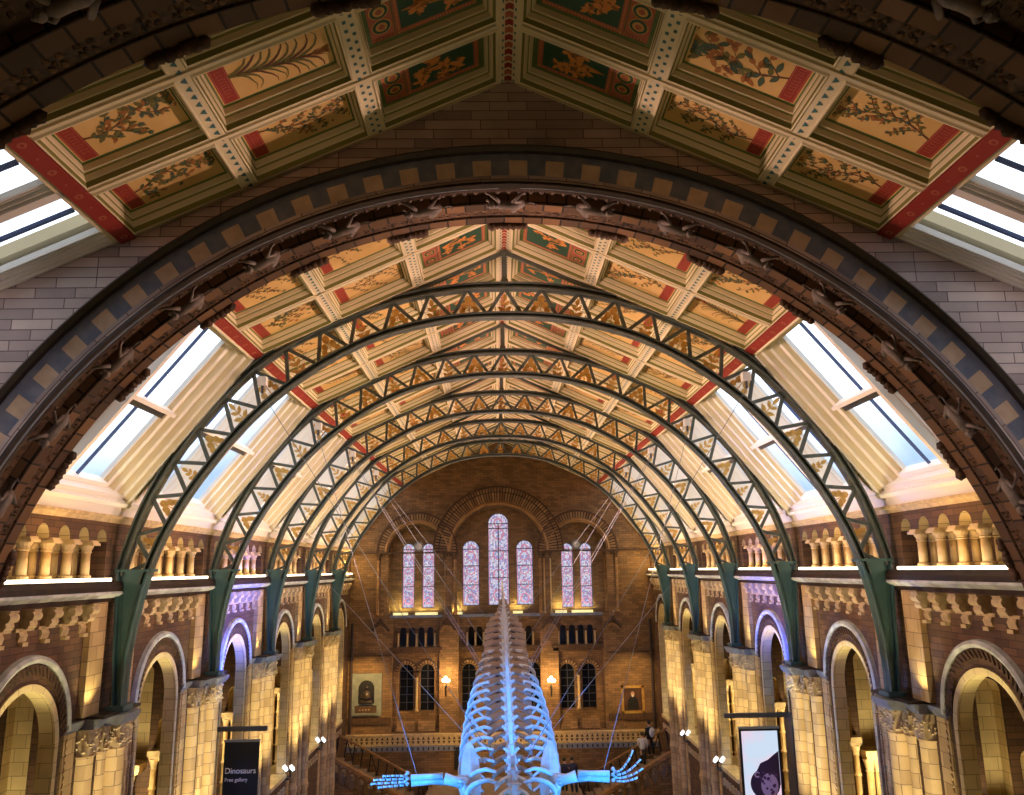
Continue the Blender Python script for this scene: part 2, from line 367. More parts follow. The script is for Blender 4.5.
# ------------------------------------------------------------------ dark masonry arches with climbing beasts
def arch_parts(root, far, mould=True):
    """profile measured from the far edge plane 'far' (local y); centre at local origin"""
    y = far
    m = MB(); m.ring(PY, (0, 0), [(9.32, y-1.62), (9.32, y-1.72), (9.38, y-1.78), (9.45, y-1.7), (9.5, y-1.6)], 0, PI, 72); m.build('outer_moulding', dark, root)
    m = MB(); m.ring(PY, (0, 0), [(9.2, y-1.6), (9.2, y-1.625), (9.34, y-1.625), (9.34, y-1.6)], 0, PI, 72); m.build('slate_band', slate, root)
    m = MB(); m.ring(PY, (0, 0), [(8.93, y-1.55), (8.93, y-1.63), (9.2, y-1.63), (9.2, y-1.55)], 0, PI, 96, alt=[0, 1]); m.build('chequered_voussoirs', [slate, sand], root)
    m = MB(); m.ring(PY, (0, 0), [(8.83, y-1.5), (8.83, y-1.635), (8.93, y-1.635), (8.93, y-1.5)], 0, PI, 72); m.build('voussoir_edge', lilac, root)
    m = MB(); m.ring(PY, (0, 0), [(8.72, y-1.5), (8.70, y-1.6), (8.76, y-1.68), (8.84, y-1.62), (8.84, y-1.5)], 0, PI, 72); m.build('inner_moulding', dark, root)
    m = MB(); m.ring(PY, (0, 0), [(8.72, y-1.5), (9.2, y-1.5), (9.35, y-.9), (9.35, y-.8), (9.02, y-.8), (9.02, y-1.1), (8.9, y-1.35)], 0, PI, 72)
    # leafwork studs running round the hollow
    n = 150
    for i in range(n+1):
        a = PI*i/n
        for rr, yy, q in ((8.84, y-1.3, .035), (8.93, y-1.05, .04)):
            m.ball((rr*math.cos(a), yy, rr*math.sin(a)), q, 4, 0, (1.2, 1.4, 1.2))
    m.build('hollow', umber, root)
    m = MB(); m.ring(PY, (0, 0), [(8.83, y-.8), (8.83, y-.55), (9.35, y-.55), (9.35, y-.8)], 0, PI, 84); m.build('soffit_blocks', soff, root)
    m = MB(); m.ring(PY, (0, 0), [(8.865, y-.55), (8.865, y-.27), (9.35, y-.27), (9.35, y-.55)], 0, PI, 84)
    for i in range(84):
        a0 = PI*(i+.12)/84; a1 = PI*(i+.88)/84; am = (a0+a1)/2
        P_ = lambda r, a, w_: (r*math.cos(a), w_, r*math.sin(a))
        for (ra, rb) in ((.08, .12), (.02, .05)):     # rosette: raised rings of petals
            pass
        for k in range(4):
            b = am+.011*math.cos(k*PI/2+.78); yy = y-.41+.085*math.sin(k*PI/2+.78)
            m.ball(P_(8.86, b, yy), .045, 4, 1, (1.5, 1.4, .6))
        m.ball(P_(8.85, am, y-.41), .035, 4, 1)
    m.build('carved_soffit_band', [umber, soff], root)
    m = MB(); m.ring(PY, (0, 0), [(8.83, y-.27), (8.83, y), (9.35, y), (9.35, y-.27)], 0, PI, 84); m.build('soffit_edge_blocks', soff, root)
    m = MB(); m.ring(PY, (0, 0), [(9.3, y), (9.3, y+.1), (9.5, y+.1), (9.5, y)], 0, PI, 60); m.build('back_moulding', dark, root)
    for i in range(15):      # foliage crockets hanging off the far edge
        a = math.radians(6+12*i); m = MB()
        rnd = random.Random(i)
        for k in range(7):
            b = a+(k-3)*.011
            m.ball((8.8*math.cos(b)-.0, y+.02+.03*rnd.random(), 8.8*math.sin(b)), .07+.03*rnd.random(), 6, 0, (1.1, .9, 1.1))
        m.build('foliage_boss', umber, root, True)
def beast(root, a, yy, r=8.72, flip=1):
    """a climbing monkey, belly to the hollow, head up the arch"""
    T = Vector((-math.sin(a), 0, math.cos(a)))*flip; Nn = Vector((-math.cos(a), 0, -math.sin(a))); Y = Vector((0, -1, 0))
    o = Vector((r*math.cos(a), yy, r*math.sin(a)))
    Q = lambda t, n_, y_: o+T*t+Nn*n_+Y*y_
    m = MB(); m.tube([Q(-.17, .05, .02), Q(-.08, .09, .05), Q(.02, .10, .06), Q(.12, .09, .05), Q(.17, .08, .05)], [.05, .065, .055, .06, .035], 8)
    m.ball(Q(.215, .10, .06), .052, 8); m.ball(Q(.255, .115, .07), .026, 6); m.ball(Q(.20, .13, .10), .016, 4); m.ball(Q(.20, .07, .10), .016, 4)
    for s_ in (-1, 1):
        m.tube([Q(.12, .08, .05+.05*s_), Q(.17, .06, .05+.12*s_), Q(.25, -.01, .05+.10*s_), Q(.28, -.02, .05+.09*s_)], [.028, .024, .017, .02], 6)
        m.tube([Q(-.14, .06, .02+.05*s_), Q(-.05, .10, .02+.13*s_), Q(-.14, .0, .03+.13*s_), Q(-.19, -.02, .03+.12*s_)], [.036, .03, .018, .022], 6)
    m.tube([Q(-.2, .05, .02), Q(-.28, .06, .04), Q(-.33, .1, .08), Q(-.31, .14, .1)], [.015, .013, .011, .009], 5)
    m.v = [tuple(o+(Vector(v)-o)*1.35) for v in m.v]; m.build('climbing_monkey', beastm, root, True)
for nm, lab, yf in (('masonry_arch', 'great dark round masonry arch with slate chequer ring, spanning the hall beyond the landing', 13.6),
                    ('masonry_arch', 'dark brown masonry arch cut off by the top corners of the view', 7.5)):
    r_ = thing(nm, lab, 'arch', (0, yf-1.6, -2.65)); arch_parts(r_, 1.6)
    for k in range(-8, 9): beast(r_, PI/2+math.radians(9.2*k), .42, flip=-1 if k < 0 else 1)
    if yf > 10:
        m = MB()
        m.ring(PY, (0, 0), [(8.66, -.12), (8.66, -.10), (8.68, -.10), (8.68, -.12)], .02, PI/2-.02, 40); m.ring(PY, (0, 0), [(8.66, -.12), (8.66, -.10), (8.68, -.10), (8.68, -.12)], PI/2+.02, PI-.02, 40)
        tag(m.build('conduit_pipe', steel, r_), 'thin metal conduit')
    for s in (-1, 1):     # jambs under the springing
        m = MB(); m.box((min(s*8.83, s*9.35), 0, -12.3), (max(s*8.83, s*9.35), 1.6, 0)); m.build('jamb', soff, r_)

# ------------------------------------------------------------------ side walls (left frame; the right one is the same turned round)
mw = MB()
for k in range(6):
    yc = (k-2.5)*6.2
    mw.wall(PX, yc-3.1, yc+3.1, -15, -.3, 0, .22, [(yc, 1.2, -3.3, -8.3)], 0, 1, 24)
    mw.wall(PX, yc-3.1, yc+3.1, .76, 1.25, .0, .62, [(yc+.8*j, .22, .82, .76) for j in range(-3, 4)], 0, 3, 10)
    for a, b in ((-3.1, -2.66), (2.66, 3.1)): mw.box((-.62, yc+a, -.3), (0, yc+b, .76), 2)
    mw.box((-.9, yc-3.1, -.3), (0, yc+3.1, -.12), 2)
    mw.box((-3.9, yc-3.1, -.3), (-3.5, yc+3.1, 1.25), 0)
for k, yc in enumerate([(j-2.5)*6.2 for j in range(6)]):
    mw.box((-3.9, yc-3.1, 1.2), (0, yc+3.1, 1.3), 0)
mw.box((-4.1, -18.6, -15), (-3.9, 18.6, 3), 0)                      # outer wall of the galleries
mw.box((-3.9, -18.6, -9.3), (-.55, 18.6, -9.1), 0)                  # gallery floor
mw.box((-3.9, -18.6, -1.35), (-.5, 18.6, -1.2), 0)                  # gallery ceiling
gw = mw.build('wall_left', [spand, pale, spand, pale]); gw.location = (-9.2, 31.65, 0); tag(gw, kind='structure')
g2 = gw.copy(); g2.name = 'wall_right'; COL.objects.link(g2); g2.location = (9.2, 31.65, 0); g2.rotation_euler = (0, 0, PI)
# cross walls inside the galleries; small arches, their glow painted as pale on dark
mc = MB()
for k in range(7):
    yp = (k-3)*6.2
    for sgn in (-1, 1):
        y0 = yp+sgn*.75
        PC = lambda u, v, w_, y0=y0, sgn=sgn: (-u, y0-sgn*w_, v)
        if abs(y0) < 19.2:
            mc.wall(PC, .23, 3.9, -9.1, -1.35, 0, .3, [(.66, .2, -4.2, -4.85), (1.37, .28, -2.78, -5.2), (2.1, .2, -4.2, -4.85)], 0, 1, 10)
            mc.box((-3.9, min(y0-sgn*.3, y0-sgn*.4), -9.1), (-.23, max(y0-sgn*.3, y0-sgn*.4), -1.35), 1)
gc = mc.build('wall_left_cross', [spand, pale]); gc.location = (-9.2, 31.65, 0); tag(gc, kind='structure')
g2 = gc.copy(); g2.name = 'wall_right_cross'; COL.objects.link(g2); g2.location = (9.2, 31.65, 0); g2.rotation_euler = (0, 0, PI)
# cornices and string courses
def trim(name, poly, mat, y0=13.1, y1=50.25, gap=None):
    for s in (-1, 1):
        m = MB(); m.extr([(s*(9.2-a), b) for a, b in poly], 'y', y0, y1)
        tag(m.build('trim_'+name+'_'+SIDE[s], mat), kind='structure')
trim('sill', [(0, -.58), (.1, -.58), (.14, -.5), (.17, -.42), (.27, -.36), (.29, -.24), (.25, -.18), (.22, -.12), (0, -.12)], dark)
trim('sill_fillet', [(.15, -.49), (.15, -.43), (.285, -.35), (.30, -.40)], hoodm)
trim('cornice', [(0, 1.2), (.05, 1.2), (.1, 1.28), (.16, 1.3), (.16, 1.36), (0, 1.36)], buffs)

# light strips lying on the gallery sills
m = MB(); m.box((.04, -2.62, -.12), (.2, 2.62, -.05)); ls = m.build('light_strip', ledm)
tag(ls, 'x', 'light'); first = True
for s, (x, rz) in both():
    for i, y in enumerate(BY):
        o = ls if first else ls.copy()
        if not first: COL.objects.link(o)
        first = False; o.location = (x, y, 0); o.rotation_euler = (0, 0, rz)
        o['label'] = f'glowing white light strip on the {SIDE[s]} gallery sill, {BAYN[i]} past the dark arch'; o['group'] = 'sill light strips'

# gallery columns
t = thing('gallery_column', 'x', 'column', (0, 0, 0))
m = MB()
for xx in (-.02, -.3): m.lathe([(.16, -.12), (.16, -.06), (.135, -.03), (.14, 0), (.11, .03)], (xx-.1, 0, 0), 12)
m.box((-.56, -.17, -.12), (.06, .17, -.08)); m.build('base', honey, t)
for xx in (-.02, -.3):
    m = MB(); m.lathe([(.098, .02), (.092, .5)], (xx-.1, 0, 0), 12); m.build('shaft', honey, t, True)
m = MB()
for xx in (-.02, -.3): m.lathe([(.095, .49), (.12, .51), (.1, .53), (.11, .57), (.145, .63), (.15, .66)], (xx-.1, 0, 0), 12)
m.box((-.6, -.17, .655), (.1, .17, .71)); m.box((-.58, -.15, .71), (.07, .15, .765)); m.build('capital', buffs, t)
first = True
for s, (x, rz) in both():
    for i, y in enumerate(BY):
        for j in range(6):
            q = j if s < 0 else j
            loc = (x, y+(-2.0+.8*j), 0)
            lab = f'{ORD[j]} squat double-shafted gallery column in the {BAYN[i]} of the {SIDE[s]} gallery, counted from camera'
            if first: t.location = loc; t.rotation_euler.z = rz; t['label'] = lab; t['group'] = 'columns of the upper galleries'; first = False
            else: dup(t, loc, rz, lab, 'columns of the upper galleries')
# corbels
m = MB(); t = thing('corbel', 'x', 'corbel')
prof = [(0, -1.2), (.03, -1.18), (.06, -1.08), (.02, -1.0), (.06, -.94), (.17, -.94), (.22, -.88), (.2, -.8), (.12, -.8), (.14, -.72), (.24, -.68), (.28, -.6), (.0, -.6)]
m.extr(prof, 'y', -.13, .13); m.build('bracket', buffs, t)
m = MB(); 
for a in range(9):
    pass
m.tube([(.2, -.15, -.72), (.2, .15, -.72)], .09, 12); m.tube([(.14, -.14, -.9), (.14, .14, -.9)], .06, 10); m.build('scroll', buffs, t)
m = MB(); m.box((.0, -.3, -1.0), (.07, .3, -.94)); m.build('stringing', buffs, t)
m = MB(); m.box((.0, -.09, -1.27), (.1, .09, -1.2)); m.build('drop', buffs, t)
first = True
for s, (x, rz) in both():
    for i, y in enumerate(BY):
        for j in range(6):
            loc = (x, y-1.875+.75*j, 0)
            lab = f'{ORD[j]} scrolled stone corbel under the {SIDE[s]} gallery sill in the {BAYN[i]}, counted from camera'
            if first: t.location = loc; t['label'] = lab; t['group'] = 'scrolled corbels under the gallery sills'; first = False
            else: dup(t, loc, rz, lab, 'scrolled corbels under the gallery sills')
# arcade arches
t = thing('arcade_arch', 'x', 'arch')
m = MB(); m.ring(PX, (0, -3.1), [(1.50, .0), (1.48, -.10), (1.55, -.14), (1.62, -.10), (1.64, 0)], 0, PI, 36); m.build('hood_moulding', hoodm, t)
m = MB(); m.ring(PX, (0, -3.14), [(1.3, 0), (1.3, -.05), (1.5, -.06), (1.5, 0)], 0, PI, 36)
for i in range(31):
    a = PI*i/30; m.bar(PX(1.32*math.cos(a-.04), -3.14+1.32*math.sin(a-.04), -.06), PX(1.48*math.cos(a+.04), -3.14+1.48*math.sin(a+.04), -.06), .05, .04)
m.build('zigzag_order', umber, t)
m = MB(); m.ring(PX, (0, -3.3), [(1.17, .3), (1.17, -.03), (1.3, -.04), (1.3, .0), (1.22, .3)], 0, PI, 36)
for s_ in (-1, 1): m.box((-.3, min(s_*1.17, s_*1.3), -8.3), (.04, max(s_*1.17, s_*1.3), -3.3))
m.build('inner_order', pale, t)
first = True
for s, (x, rz) in both():
    for i, y in enumerate(BY):
        lab = f'round arcade arch with zigzag order and grey hood, {BAYN[i]} of the {SIDE[s]} wall'
        if first: t.location = (x, y, 0); t['label'] = lab; t['group'] = 'arcade arches of the side walls'; first = False
        else: dup(t, (x, y, 0), rz, lab, 'arcade arches of the side walls')
# piers
t = thing('stone_pier', 'x', 'pier')
m = MB()      # string and abacus
def step_prof(d): return [(d, -1.62), (d, -.95), (.28+d, -.95), (.28+d, -.5), (.6+d, -.42), (.6+d, .42), (.28+d, .5), (.28+d, .95), (d, .95), (d, 1.62), (-.3, 1.62), (-.3, -1.62)]
for z0, z1, d in ((-3.2, -3.14, .04), (-3.14, -3.08, .09), (-3.08, -3.0, .12)): m.extr(step_prof(d), 'z', z0, z1)
m.build('abacus', greyst, t)
m = MB(); m.box((-.3, -.9, -3.0), (.5, .9, -2.94)); m.build('ledge', dark, t)
for yy, xx, r_ in ((-.82, .14, .21), (-.4, .30, .12), (.0, .42, .22), (.4, .30, .12), (.82, .14, .21)):
    m = MB(); m.box((xx-.26, yy-r_-.02, -3.7), (xx+r_-.06, yy+r_+.02, -3.2))
    rnd = random.Random(int(yy*10)+5)
    for sg in (-1, 0, 1):
        for k in range(12):
            if sg == 0: p = (xx+r_-.05, yy+(-.8+1.6*((k*5) % 12)/11)*r_, -3.65+.4*rnd.random())
            else: p = (xx-.2+.4*rnd.random(), yy+sg*(r_+.01), -3.65+.4*rnd.random())
            m.ball(p, .045, 4, 0, (1, 1.3, 1))
    m.build('capital', buffs, t)
    m = MB(); m.lathe([(r_+.05, -15), (r_+.05, -14.6), (r_, -14.5), (r_, -9.2), (r_+.04, -9.1), (r_+.04, -8.95), (r_, -8.85), (r_, -3.78), (r_+.04, -3.74), (r_+.04, -3.7)], (xx-.06, yy, 0), 16)
    m.build('shaft', buff, t, True)
for sg in (-1, 1):
    m = MB(); m.box((-.3, min(sg*1.15, sg*1.62), -15), (.05, max(sg*1.15, sg*1.62), -3.2))
    for k in range(40):
        z = -3.3-.14*k; m.bar((.06, sg*1.5, z), (.06, sg*1.56, z-.07), .03, .03); m.bar((.06, sg*1.56, z-.07), (.06, sg*1.5, z-.14), .03, .03)
    m.build('edge_strip', buff, t)
m = MB(); m.box((-.3, -1.12, -15), (.04, 1.12, -3.2)); m.box((-.3, -.52, -15), (.22, .52, -3.2)); m.build('core', umber, t)  # dark colour paints the shade in the grooves between the shafts
for sg in (-1, 1):
    m = MB(); m.box((0, min(sg*.42, sg*1.12), -2.94), (.14, max(sg*.42, sg*1.12), -.58)); m.build('pilaster', buff, t)
first = True
for s, (x, rz) in both():
    for i, y in enumerate(TY):
        lab = f'clustered buff stone pier under the {ORD[i]} iron truss on the {SIDE[s]} side'
        if first: t.location = (x, y, 0); t['label'] = lab; t['group'] = 'clustered piers of the nave'; first = False
        else: dup(t, (x, y, 0), rz, lab, 'clustered piers of the nave')
# wall plate at truss in the gallery zone
for s in (-1, 1):
    pass
# gallery inner columns below the small pale arches + parapets
t = thing('paired_column', 'x', 'column')
m = MB(); m.box((-.28, -.2, -5.0), (.28, .16, -4.85)); m.box((-.24, -.16, -5.08), (.24, .14, -5.0))
for xx in (-.13, .13): m.lathe([(.08, -5.36), (.1, -5.34), (.085, -5.3), (.12, -5.15), (.15, -5.08)], (xx, -.04, 0), 10)
m.build('capital', buffs, t)
for xx in (-.13, .13):
    m = MB(); pr = [(.08, -8.0)]
    for k in range(4): z = -7.9+.66*k; pr += [(.08, z), (.11, z+.02), (.11, z+.08), (.08, z+.1)]
    pr += [(.08, -5.35)]; m.lathe(pr, (xx, -.04, 0), 10); m.build('shaft', honey, t, True)
m = MB(); m.box((-.28, -.2, -8.2), (.28, .16, -8.05)); m.lathe([(.13, -8.05), (.1, -7.98)], (-.13, -.04, 0), 10); m.lathe([(.13, -8.05), (.1, -7.98)], (.13, -.04, 0), 10); m.box((-.3, -.2, -9.1), (.3, .16, -8.2)); m.build('base', buffs, t)
first = True
for s in (-1, 1):
    for i, y in enumerate(BY):
        loc = (s*9.9, y+2.2, 0)
        lab = f'slender paired column with ringed shafts inside the {BAYN[i]} of the {SIDE[s]} arcade'
        if first: t.location = loc; t['label'] = lab; t['group'] = 'paired columns inside the arcades'; first = False
        else: dup(t, loc, 0, lab, 'paired columns inside the arcades')
        # the taller clustered column beside it
t = thing('clustered_column', 'x', 'column')
m = MB(); m.box((-.42, -.26, -5.36), (.3, .2, -5.2)); m.box((-.37, -.22, -5.45), (.26, .2, -5.36))
for xx in (-.24, .0): m.lathe([(.1, -5.8), (.13, -5.78), (.1, -5.74), (.15, -5.55), (.19, -5.45)], (xx-.02, -.05, 0), 10)
m.build('capital', buffs, t)
for xx in (-.24, .0):
    m = MB(); m.lathe([(.1, -9.1), (.1, -7.5), (.13, -7.48), (.13, -7.4), (.1, -7.38), (.1, -5.8)], (xx-.02, -.05, 0), 10); m.build('shaft', honey, t, True)
first = True
for s in (-1, 1):
    for i, y in enumerate(BY):
        loc = (s*10.62, y+2.15, 0)
        lab = f'thick double column carrying the tall lancet inside the {BAYN[i]} of the {SIDE[s]} arcade'
        if first: t.location = loc; t['label'] = lab; t['group'] = 'double columns inside the arcades'; first = False
        else: dup(t, loc, 0, lab, 'double columns inside the arcades')
t = thing('parapet', 'x', 'parapet')
m = MB(); m.box((-.5, -1.2, -8.3), (.12, 1.2, -8.15)); m.build('coping', pale, t)
m = MB()
for k in range(6):
    m.ring(PX, (-1.0+.4*k, -8.75), [(.11, -.04), (.11, -.1), (.16, -.1), (.16, -.04)], 0, 2*PI, 14, caps=False)
m.build('roundels', buffs, t)
first = True
for s, (x, rz) in both():
    for i, y in enumerate(BY):
        lab = f'low stone parapet with roundels closing the {BAYN[i]} of the {SIDE[s]} arcade'
        if first: t.location = (x, y, 0); t['label'] = lab; t['group'] = 'arcade parapets'; first = False
        else: dup(t, (x, y, 0), rz, lab, 'arcade parapets')

# ------------------------------------------------------------------ roof: ribs, coffers, skylights
ZR = 8.05; AL = math.radians(24.8); CA, SA = math.cos(AL), math.sin(AL)
def PR(s_, y, h): return (-s_*CA-h*SA, y, -s_*SA+h*CA)          # left slope, from the ridge
COLS = [(.19, 2.26), (2.5, 4.5), (4.7, 6.58)]
def rbox(m, s0, s1, y0, y1, h0, h1, mi=0, P=PR):
    m.hexa([P(s0,y0,h0), P(s1,y0,h0), P(s1,y1,h0), P(s0,y1,h0), P(s0,y0,h1), P(s1,y0,h1), P(s1,y1,h1), P(s0,y1,h1)], mi)
BAYS = [(9.77, 2.27, 1.5)]+[(y, 3.1, 2.0) for y in BY]          # centre, half length, row pitch
for side in (-1, 1):
    m = MB()
    P = (lambda s_, y, h, q=side: (q*(s_*CA+h*SA), y, -s_*SA+h*CA+ZR))
    rbox(m, 0, 6.85, -6.3, 51, .3, .45, 0, P)
    rbox(m, 6.7, 14.8, -6.3, 7.5, .0, .45, 0, P)
    rbox(m, 6.7, 14.8, 11.98, 13.1, .5, .7, 0, P)
    rbox(m, 0, 6.85, -6.3, 7.4, .0, .3, 0, P)
    for yc, hl, pt in BAYS:
        a, b = yc-hl, yc+hl
        rbox(m, 0, .19, a, b, 0, .3, 0, P); rbox(m, 2.26, 2.5, a, b, 0, .3, 0, P); rbox(m, 4.5, 4.7, a, b, 0, .3, 0, P); rbox(m, 6.58, 6.8, a, b, 0, .3, 0, P)
        e0 = (hl*2-pt*3)/2+.06
        for y0, y1 in ((a, a+e0), (b-e0, b), (yc-pt/2-.06, yc-pt/2+.06), (yc+pt/2-.06, yc+pt/2+.06)):
            rbox(m, .0, 6.8, y0, y1, .01, .3, 0, P)
            rbox(m, .22, 6.55, y0+.03, y1-.03, -.03, .01, 0, P)
        # painted pattern: red ridge, green wedges along the ribs
        n = int((b-a)/.17)
        for i in range(n):
            y = a+(i+.5)*(b-a)/n
            m.face([P(.0, y-.08, -.006), P(.07, y-.08, -.006), P(.07, y+.05, -.006), P(.0, y+.05, -.006)], 2 if i % 2 else 4)
            m.face([P(.09, y-.01, -.006), P(.12, y-.01, -.006), P(.12, y+.05, -.006), P(.09, y+.05, -.006)], 3)
            for sc_ in (2.30, 4.55):
                if sc_ < 4: m.face([P(sc_, y-.03, -.006), P(sc_+.05, y-.03, -.006), P(sc_+.05, y+.03, -.006), P(sc_, y+.03, -.006)], 3); m.face([P(sc_+.1, y+.05, -.006), P(sc_+.15, y+.05, -.006), P(sc_+.15, y+.11, -.006), P(sc_+.1, y+.11, -.006)], 3)
                else: m.face([P(sc_+.02, y-.06, -.006), P(sc_+.10, y, -.006), P(sc_+.02, y+.06, -.006)], 3)
    tag(m.build('ceiling_'+SIDE[side], [cream, olive, redp, tealp, rosep]), kind='structure')
    # red painted fascia with small rosettes
    for k, (yc, hl, pt) in enumerate(BAYS):
        m = MB(); rbox(m, 6.58, 6.82, yc-hl+.02, yc+hl-.02, -.05, .0, 0, P)
        n = int(hl*2/.33)
        for i in range(n):
            y = yc-hl+.2+i*(2*hl-.4)/max(1, n-1)
            r_ = .062 if i % 2 == 0 else .02
            m.face([P(6.7+r_*math.cos(q*PI/4), y+r_*math.sin(q*PI/4), -.055) for q in range(8)], 1)
            if i % 2 == 0: m.face([P(6.7+.03*math.cos(q*PI/3), y+.03*math.sin(q*PI/3), -.06) for q in range(6)], 0)
        tag(m.build('trim_fascia', [redp, rosep]), kind='structure')

def lens(m, P, a, y, ang, ln, wd, mi, h, bend=0):
    ca, sa = math.cos(ang), math.sin(ang); pts = []
    for t_, w_ in ((0, 0), (.25, .75), (.55, 1), (.85, .5), (1, 0), (.85, -.5), (.55, -1), (.25, -.75)):
        x_, z_ = t_*ln, w_*wd/2+bend*math.sin(t_*PI)*ln*.15
        pts.append(P(a+x_*ca-z_*sa, y+x_*sa+z_*ca, h))
    m.face(pts, mi)
def stroke(m, P, pts, w0, w1, mi, h):
    n = len(pts)
    for i in range(n-1):
        (a0, y0), (a1, y1) = pts[i], pts[i+1]; d = math.hypot(a1-a0, y1-y0) or 1; nx, ny = -(y1-y0)/d, (a1-a0)/d
        wa = (w0+(w1-w0)*i/(n-1))/2; wb = (w0+(w1-w0)*(i+1)/(n-1))/2
        m.face([P(a0+nx*wa, y0+ny*wa, h), P(a1+nx*wb, y1+ny*wb, h), P(a1-nx*wb, y1-ny*wb, h), P(a0-nx*wa, y0-ny*wa, h)], mi)
def coffer(kind, hs, hy, seed):
    t = thing('ceiling_panel', 'x', 'ceiling panel')
    m = MB(); lv = [(0, .0, 0), (.03, -.03, 0), (.06, -.02, 0), (.085, .05, 1), (.10, .06, 0), (.125, .13, 0), (.15, .15, 1), (.165, .16, 0), (.185, .24, 0), (.195, .25, 1), (.225, .255, 2)]
    for (i0, h0, m0), (i1, h1, mi) in zip(lv, lv[1:]):
        j0, j1 = i0*.7, i1*.7
        A = [(-hs+j0, -hy+i0), (hs-j0, -hy+i0), (hs-j0, hy-i0), (-hs+j0, hy-i0)]; B = [(-hs+j1, -hy+i1), (hs-j1, -hy+i1), (hs-j1, hy-i1), (-hs+j1, hy-i1)]
        for k in range(4):
            j = (k+1) % 4; m.face([PR(*A[k], h0), PR(*A[j], h0), PR(*B[j], h1), PR(*B[k], h1)], mi)
    m.build('coffer_frame', [cream, olive, greenp], t)
    rnd = random.Random(seed); m = MB(); a0, a1, yy = -hs+.158, hs-.158, hy-.225; H = .25
    hf = .256; h1, h2, h3 = .252, .249, .246
    band = 0.0
    if kind != 'green':
        m.face([PR(a0, -yy, hf), PR(a1, -yy, hf), PR(a1, yy, hf), PR(a0, yy, hf)], 0)
        mats = [ochre, stemm, leafa, leafb, leafc]
    else:
        m.face([PR(a0, -yy, hf), PR(a1, -yy, hf), PR(a1, yy, hf), PR(a0, yy, hf)], 5)
        mats = [dkgreen, stemm, flower, leafb, flower, greenp, rosep, gold]
        # red border and the two roundels at the outer end
        for (u0, u1, v0, v1) in ((a0+.06, a1-.06, -yy+.02, -yy+.11), (a0+.06, a1-.06, yy-.11, yy-.02), (a0+.06, a0+.15, -yy+.02, yy-.02), (a1-.50, a1-.42, -yy+.02, yy-.02)):
            m.face([PR(u0, v0, h1), PR(u1, v0, h1), PR(u1, v1, h1), PR(u0, v1, h1)], 6)
            nn = int(max(u1-u0, v1-v0)/.05)
            for i in range(nn):
                f_ = (i+.5)/nn; uu = u0+(u1-u0)*(f_ if u1-u0 > v1-v0 else .5); vv = v0+(v1-v0)*(f_ if v1-v0 >= u1-u0 else .5)
                m.face([PR(uu-.012, vv-.02, h2), PR(uu+.012, vv, h2), PR(uu-.012, vv+.02, h2)], 7)
        m.face([PR(a1-.40, -yy+.02, h1), PR(a1-.04, -yy+.02, h1), PR(a1-.04, yy-.02, h1), PR(a1-.40, yy-.02, h1)], 6)
        m.face([PR(a0+.15, -yy+.11, h1), PR(a1-.50, -yy+.11, h1), PR(a1-.50, yy-.11, h1), PR(a0+.15, yy-.11, h1)], 0)
        for q in (-1, 0, 1) if hy > .8 else (-.5, .5):
            c_ = (a1-.22, q*yy*.66)
            for rr, mm, hh in ((.15, 7, h2), (.135, 0, h3), (.09, 7, h3-.003), (.05, 6, h3-.006)):
                m.face([PR(c_[0]+rr*math.cos(k*PI/8), c_[1]+rr*math.sin(k*PI/8), hh) for k in range(16)], mm)
        a1 -= .5; a0 += .15; yy -= .1
    def P2(a, y, h): return PR(max(a0+.02, min(a1-.02, a)), max(-yy+.02, min(yy-.02, y)), h)
    if kind in ('twig', 'leaf', 'big'):
        ln = a1-a0-.3; x0 = a1-.24
        ls_ = {'twig': .075, 'leaf': .11, 'big': .19}[kind]
        def leafcl(a, y, d, n):
            for k in range(n):
                mi = rnd.choice([2, 2, 3, 4] if kind != 'big' else [4, 3, 3, 2]); lens(m, P2, a, y, d+rnd.uniform(-1.9, 1.9), ls_*rnd.uniform(.8, 1.3), ls_*.5, mi, h2-.001*k)
        main = []
        for i in range(12):
            f_ = i/11; main.append((x0-ln*f_, .12*math.sin(f_*5+seed)*yy*2-yy*.1))
        stroke(m, P2, main, .035, .012, 1, h1)
        for i in range(1, 12):
            sg = 1 if i % 2 else -1
            a, y = main[i]; L_ = yy*rnd.uniform(.55, .95)
            d = PI-sg*rnd.uniform(.5, 1.0); br = [(a, y)]
            for k in range(4):
                br.append((br[-1][0]+math.cos(d)*L_/4, br[-1][1]+math.sin(d)*L_/4)); d += rnd.uniform(-.3, .3)
            stroke(m, P2, br, .02, .01, 1, h1)
            for q in br[1:]:
                leafcl(q[0], q[1], d, 4 if kind == 'twig' else 3 if kind == 'leaf' else 1)
            leafcl(a, y, PI, 2 if kind != 'big' else 1)
        for k in range(10 if kind == 'big' else 5): leafcl(rnd.uniform(a0+.15, x0-.2), rnd.uniform(-yy*.8, yy*.8), rnd.uniform(0, 6), 1)
    elif kind == 'reed':
        x0 = a1-.24; main = [(x0-(a1-a0-.45)*i/10, -.05+.02*i) for i in range(11)]
        stroke(m, P2, main, .04, .03, 1, h1)
        for i in range(0, 9):
            for sg in (-1, 1):
                a, y = main[i]; d = PI-sg*.35; pts = [(a, y)]
                for k in range(6):
                    pts.append((pts[-1][0]+math.cos(d)*.1, pts[-1][1]+math.sin(d)*.1*(.75+.5*rnd.random()))); d -= sg*(.16+.12*k*(1 if rnd.random() > .3 else -.2))
                stroke(m, P2, pts, .055, .006, 2 if (i+sg) % 3 else 1, h2)
        for k in range(26): lens(m, P2, main[-1][0]+.12-rnd.random()*.25, main[-1][1]+rnd.uniform(-.03, .03), PI+rnd.uniform(-.6, .6), .15, .02, 3, h2-.001)
    else:
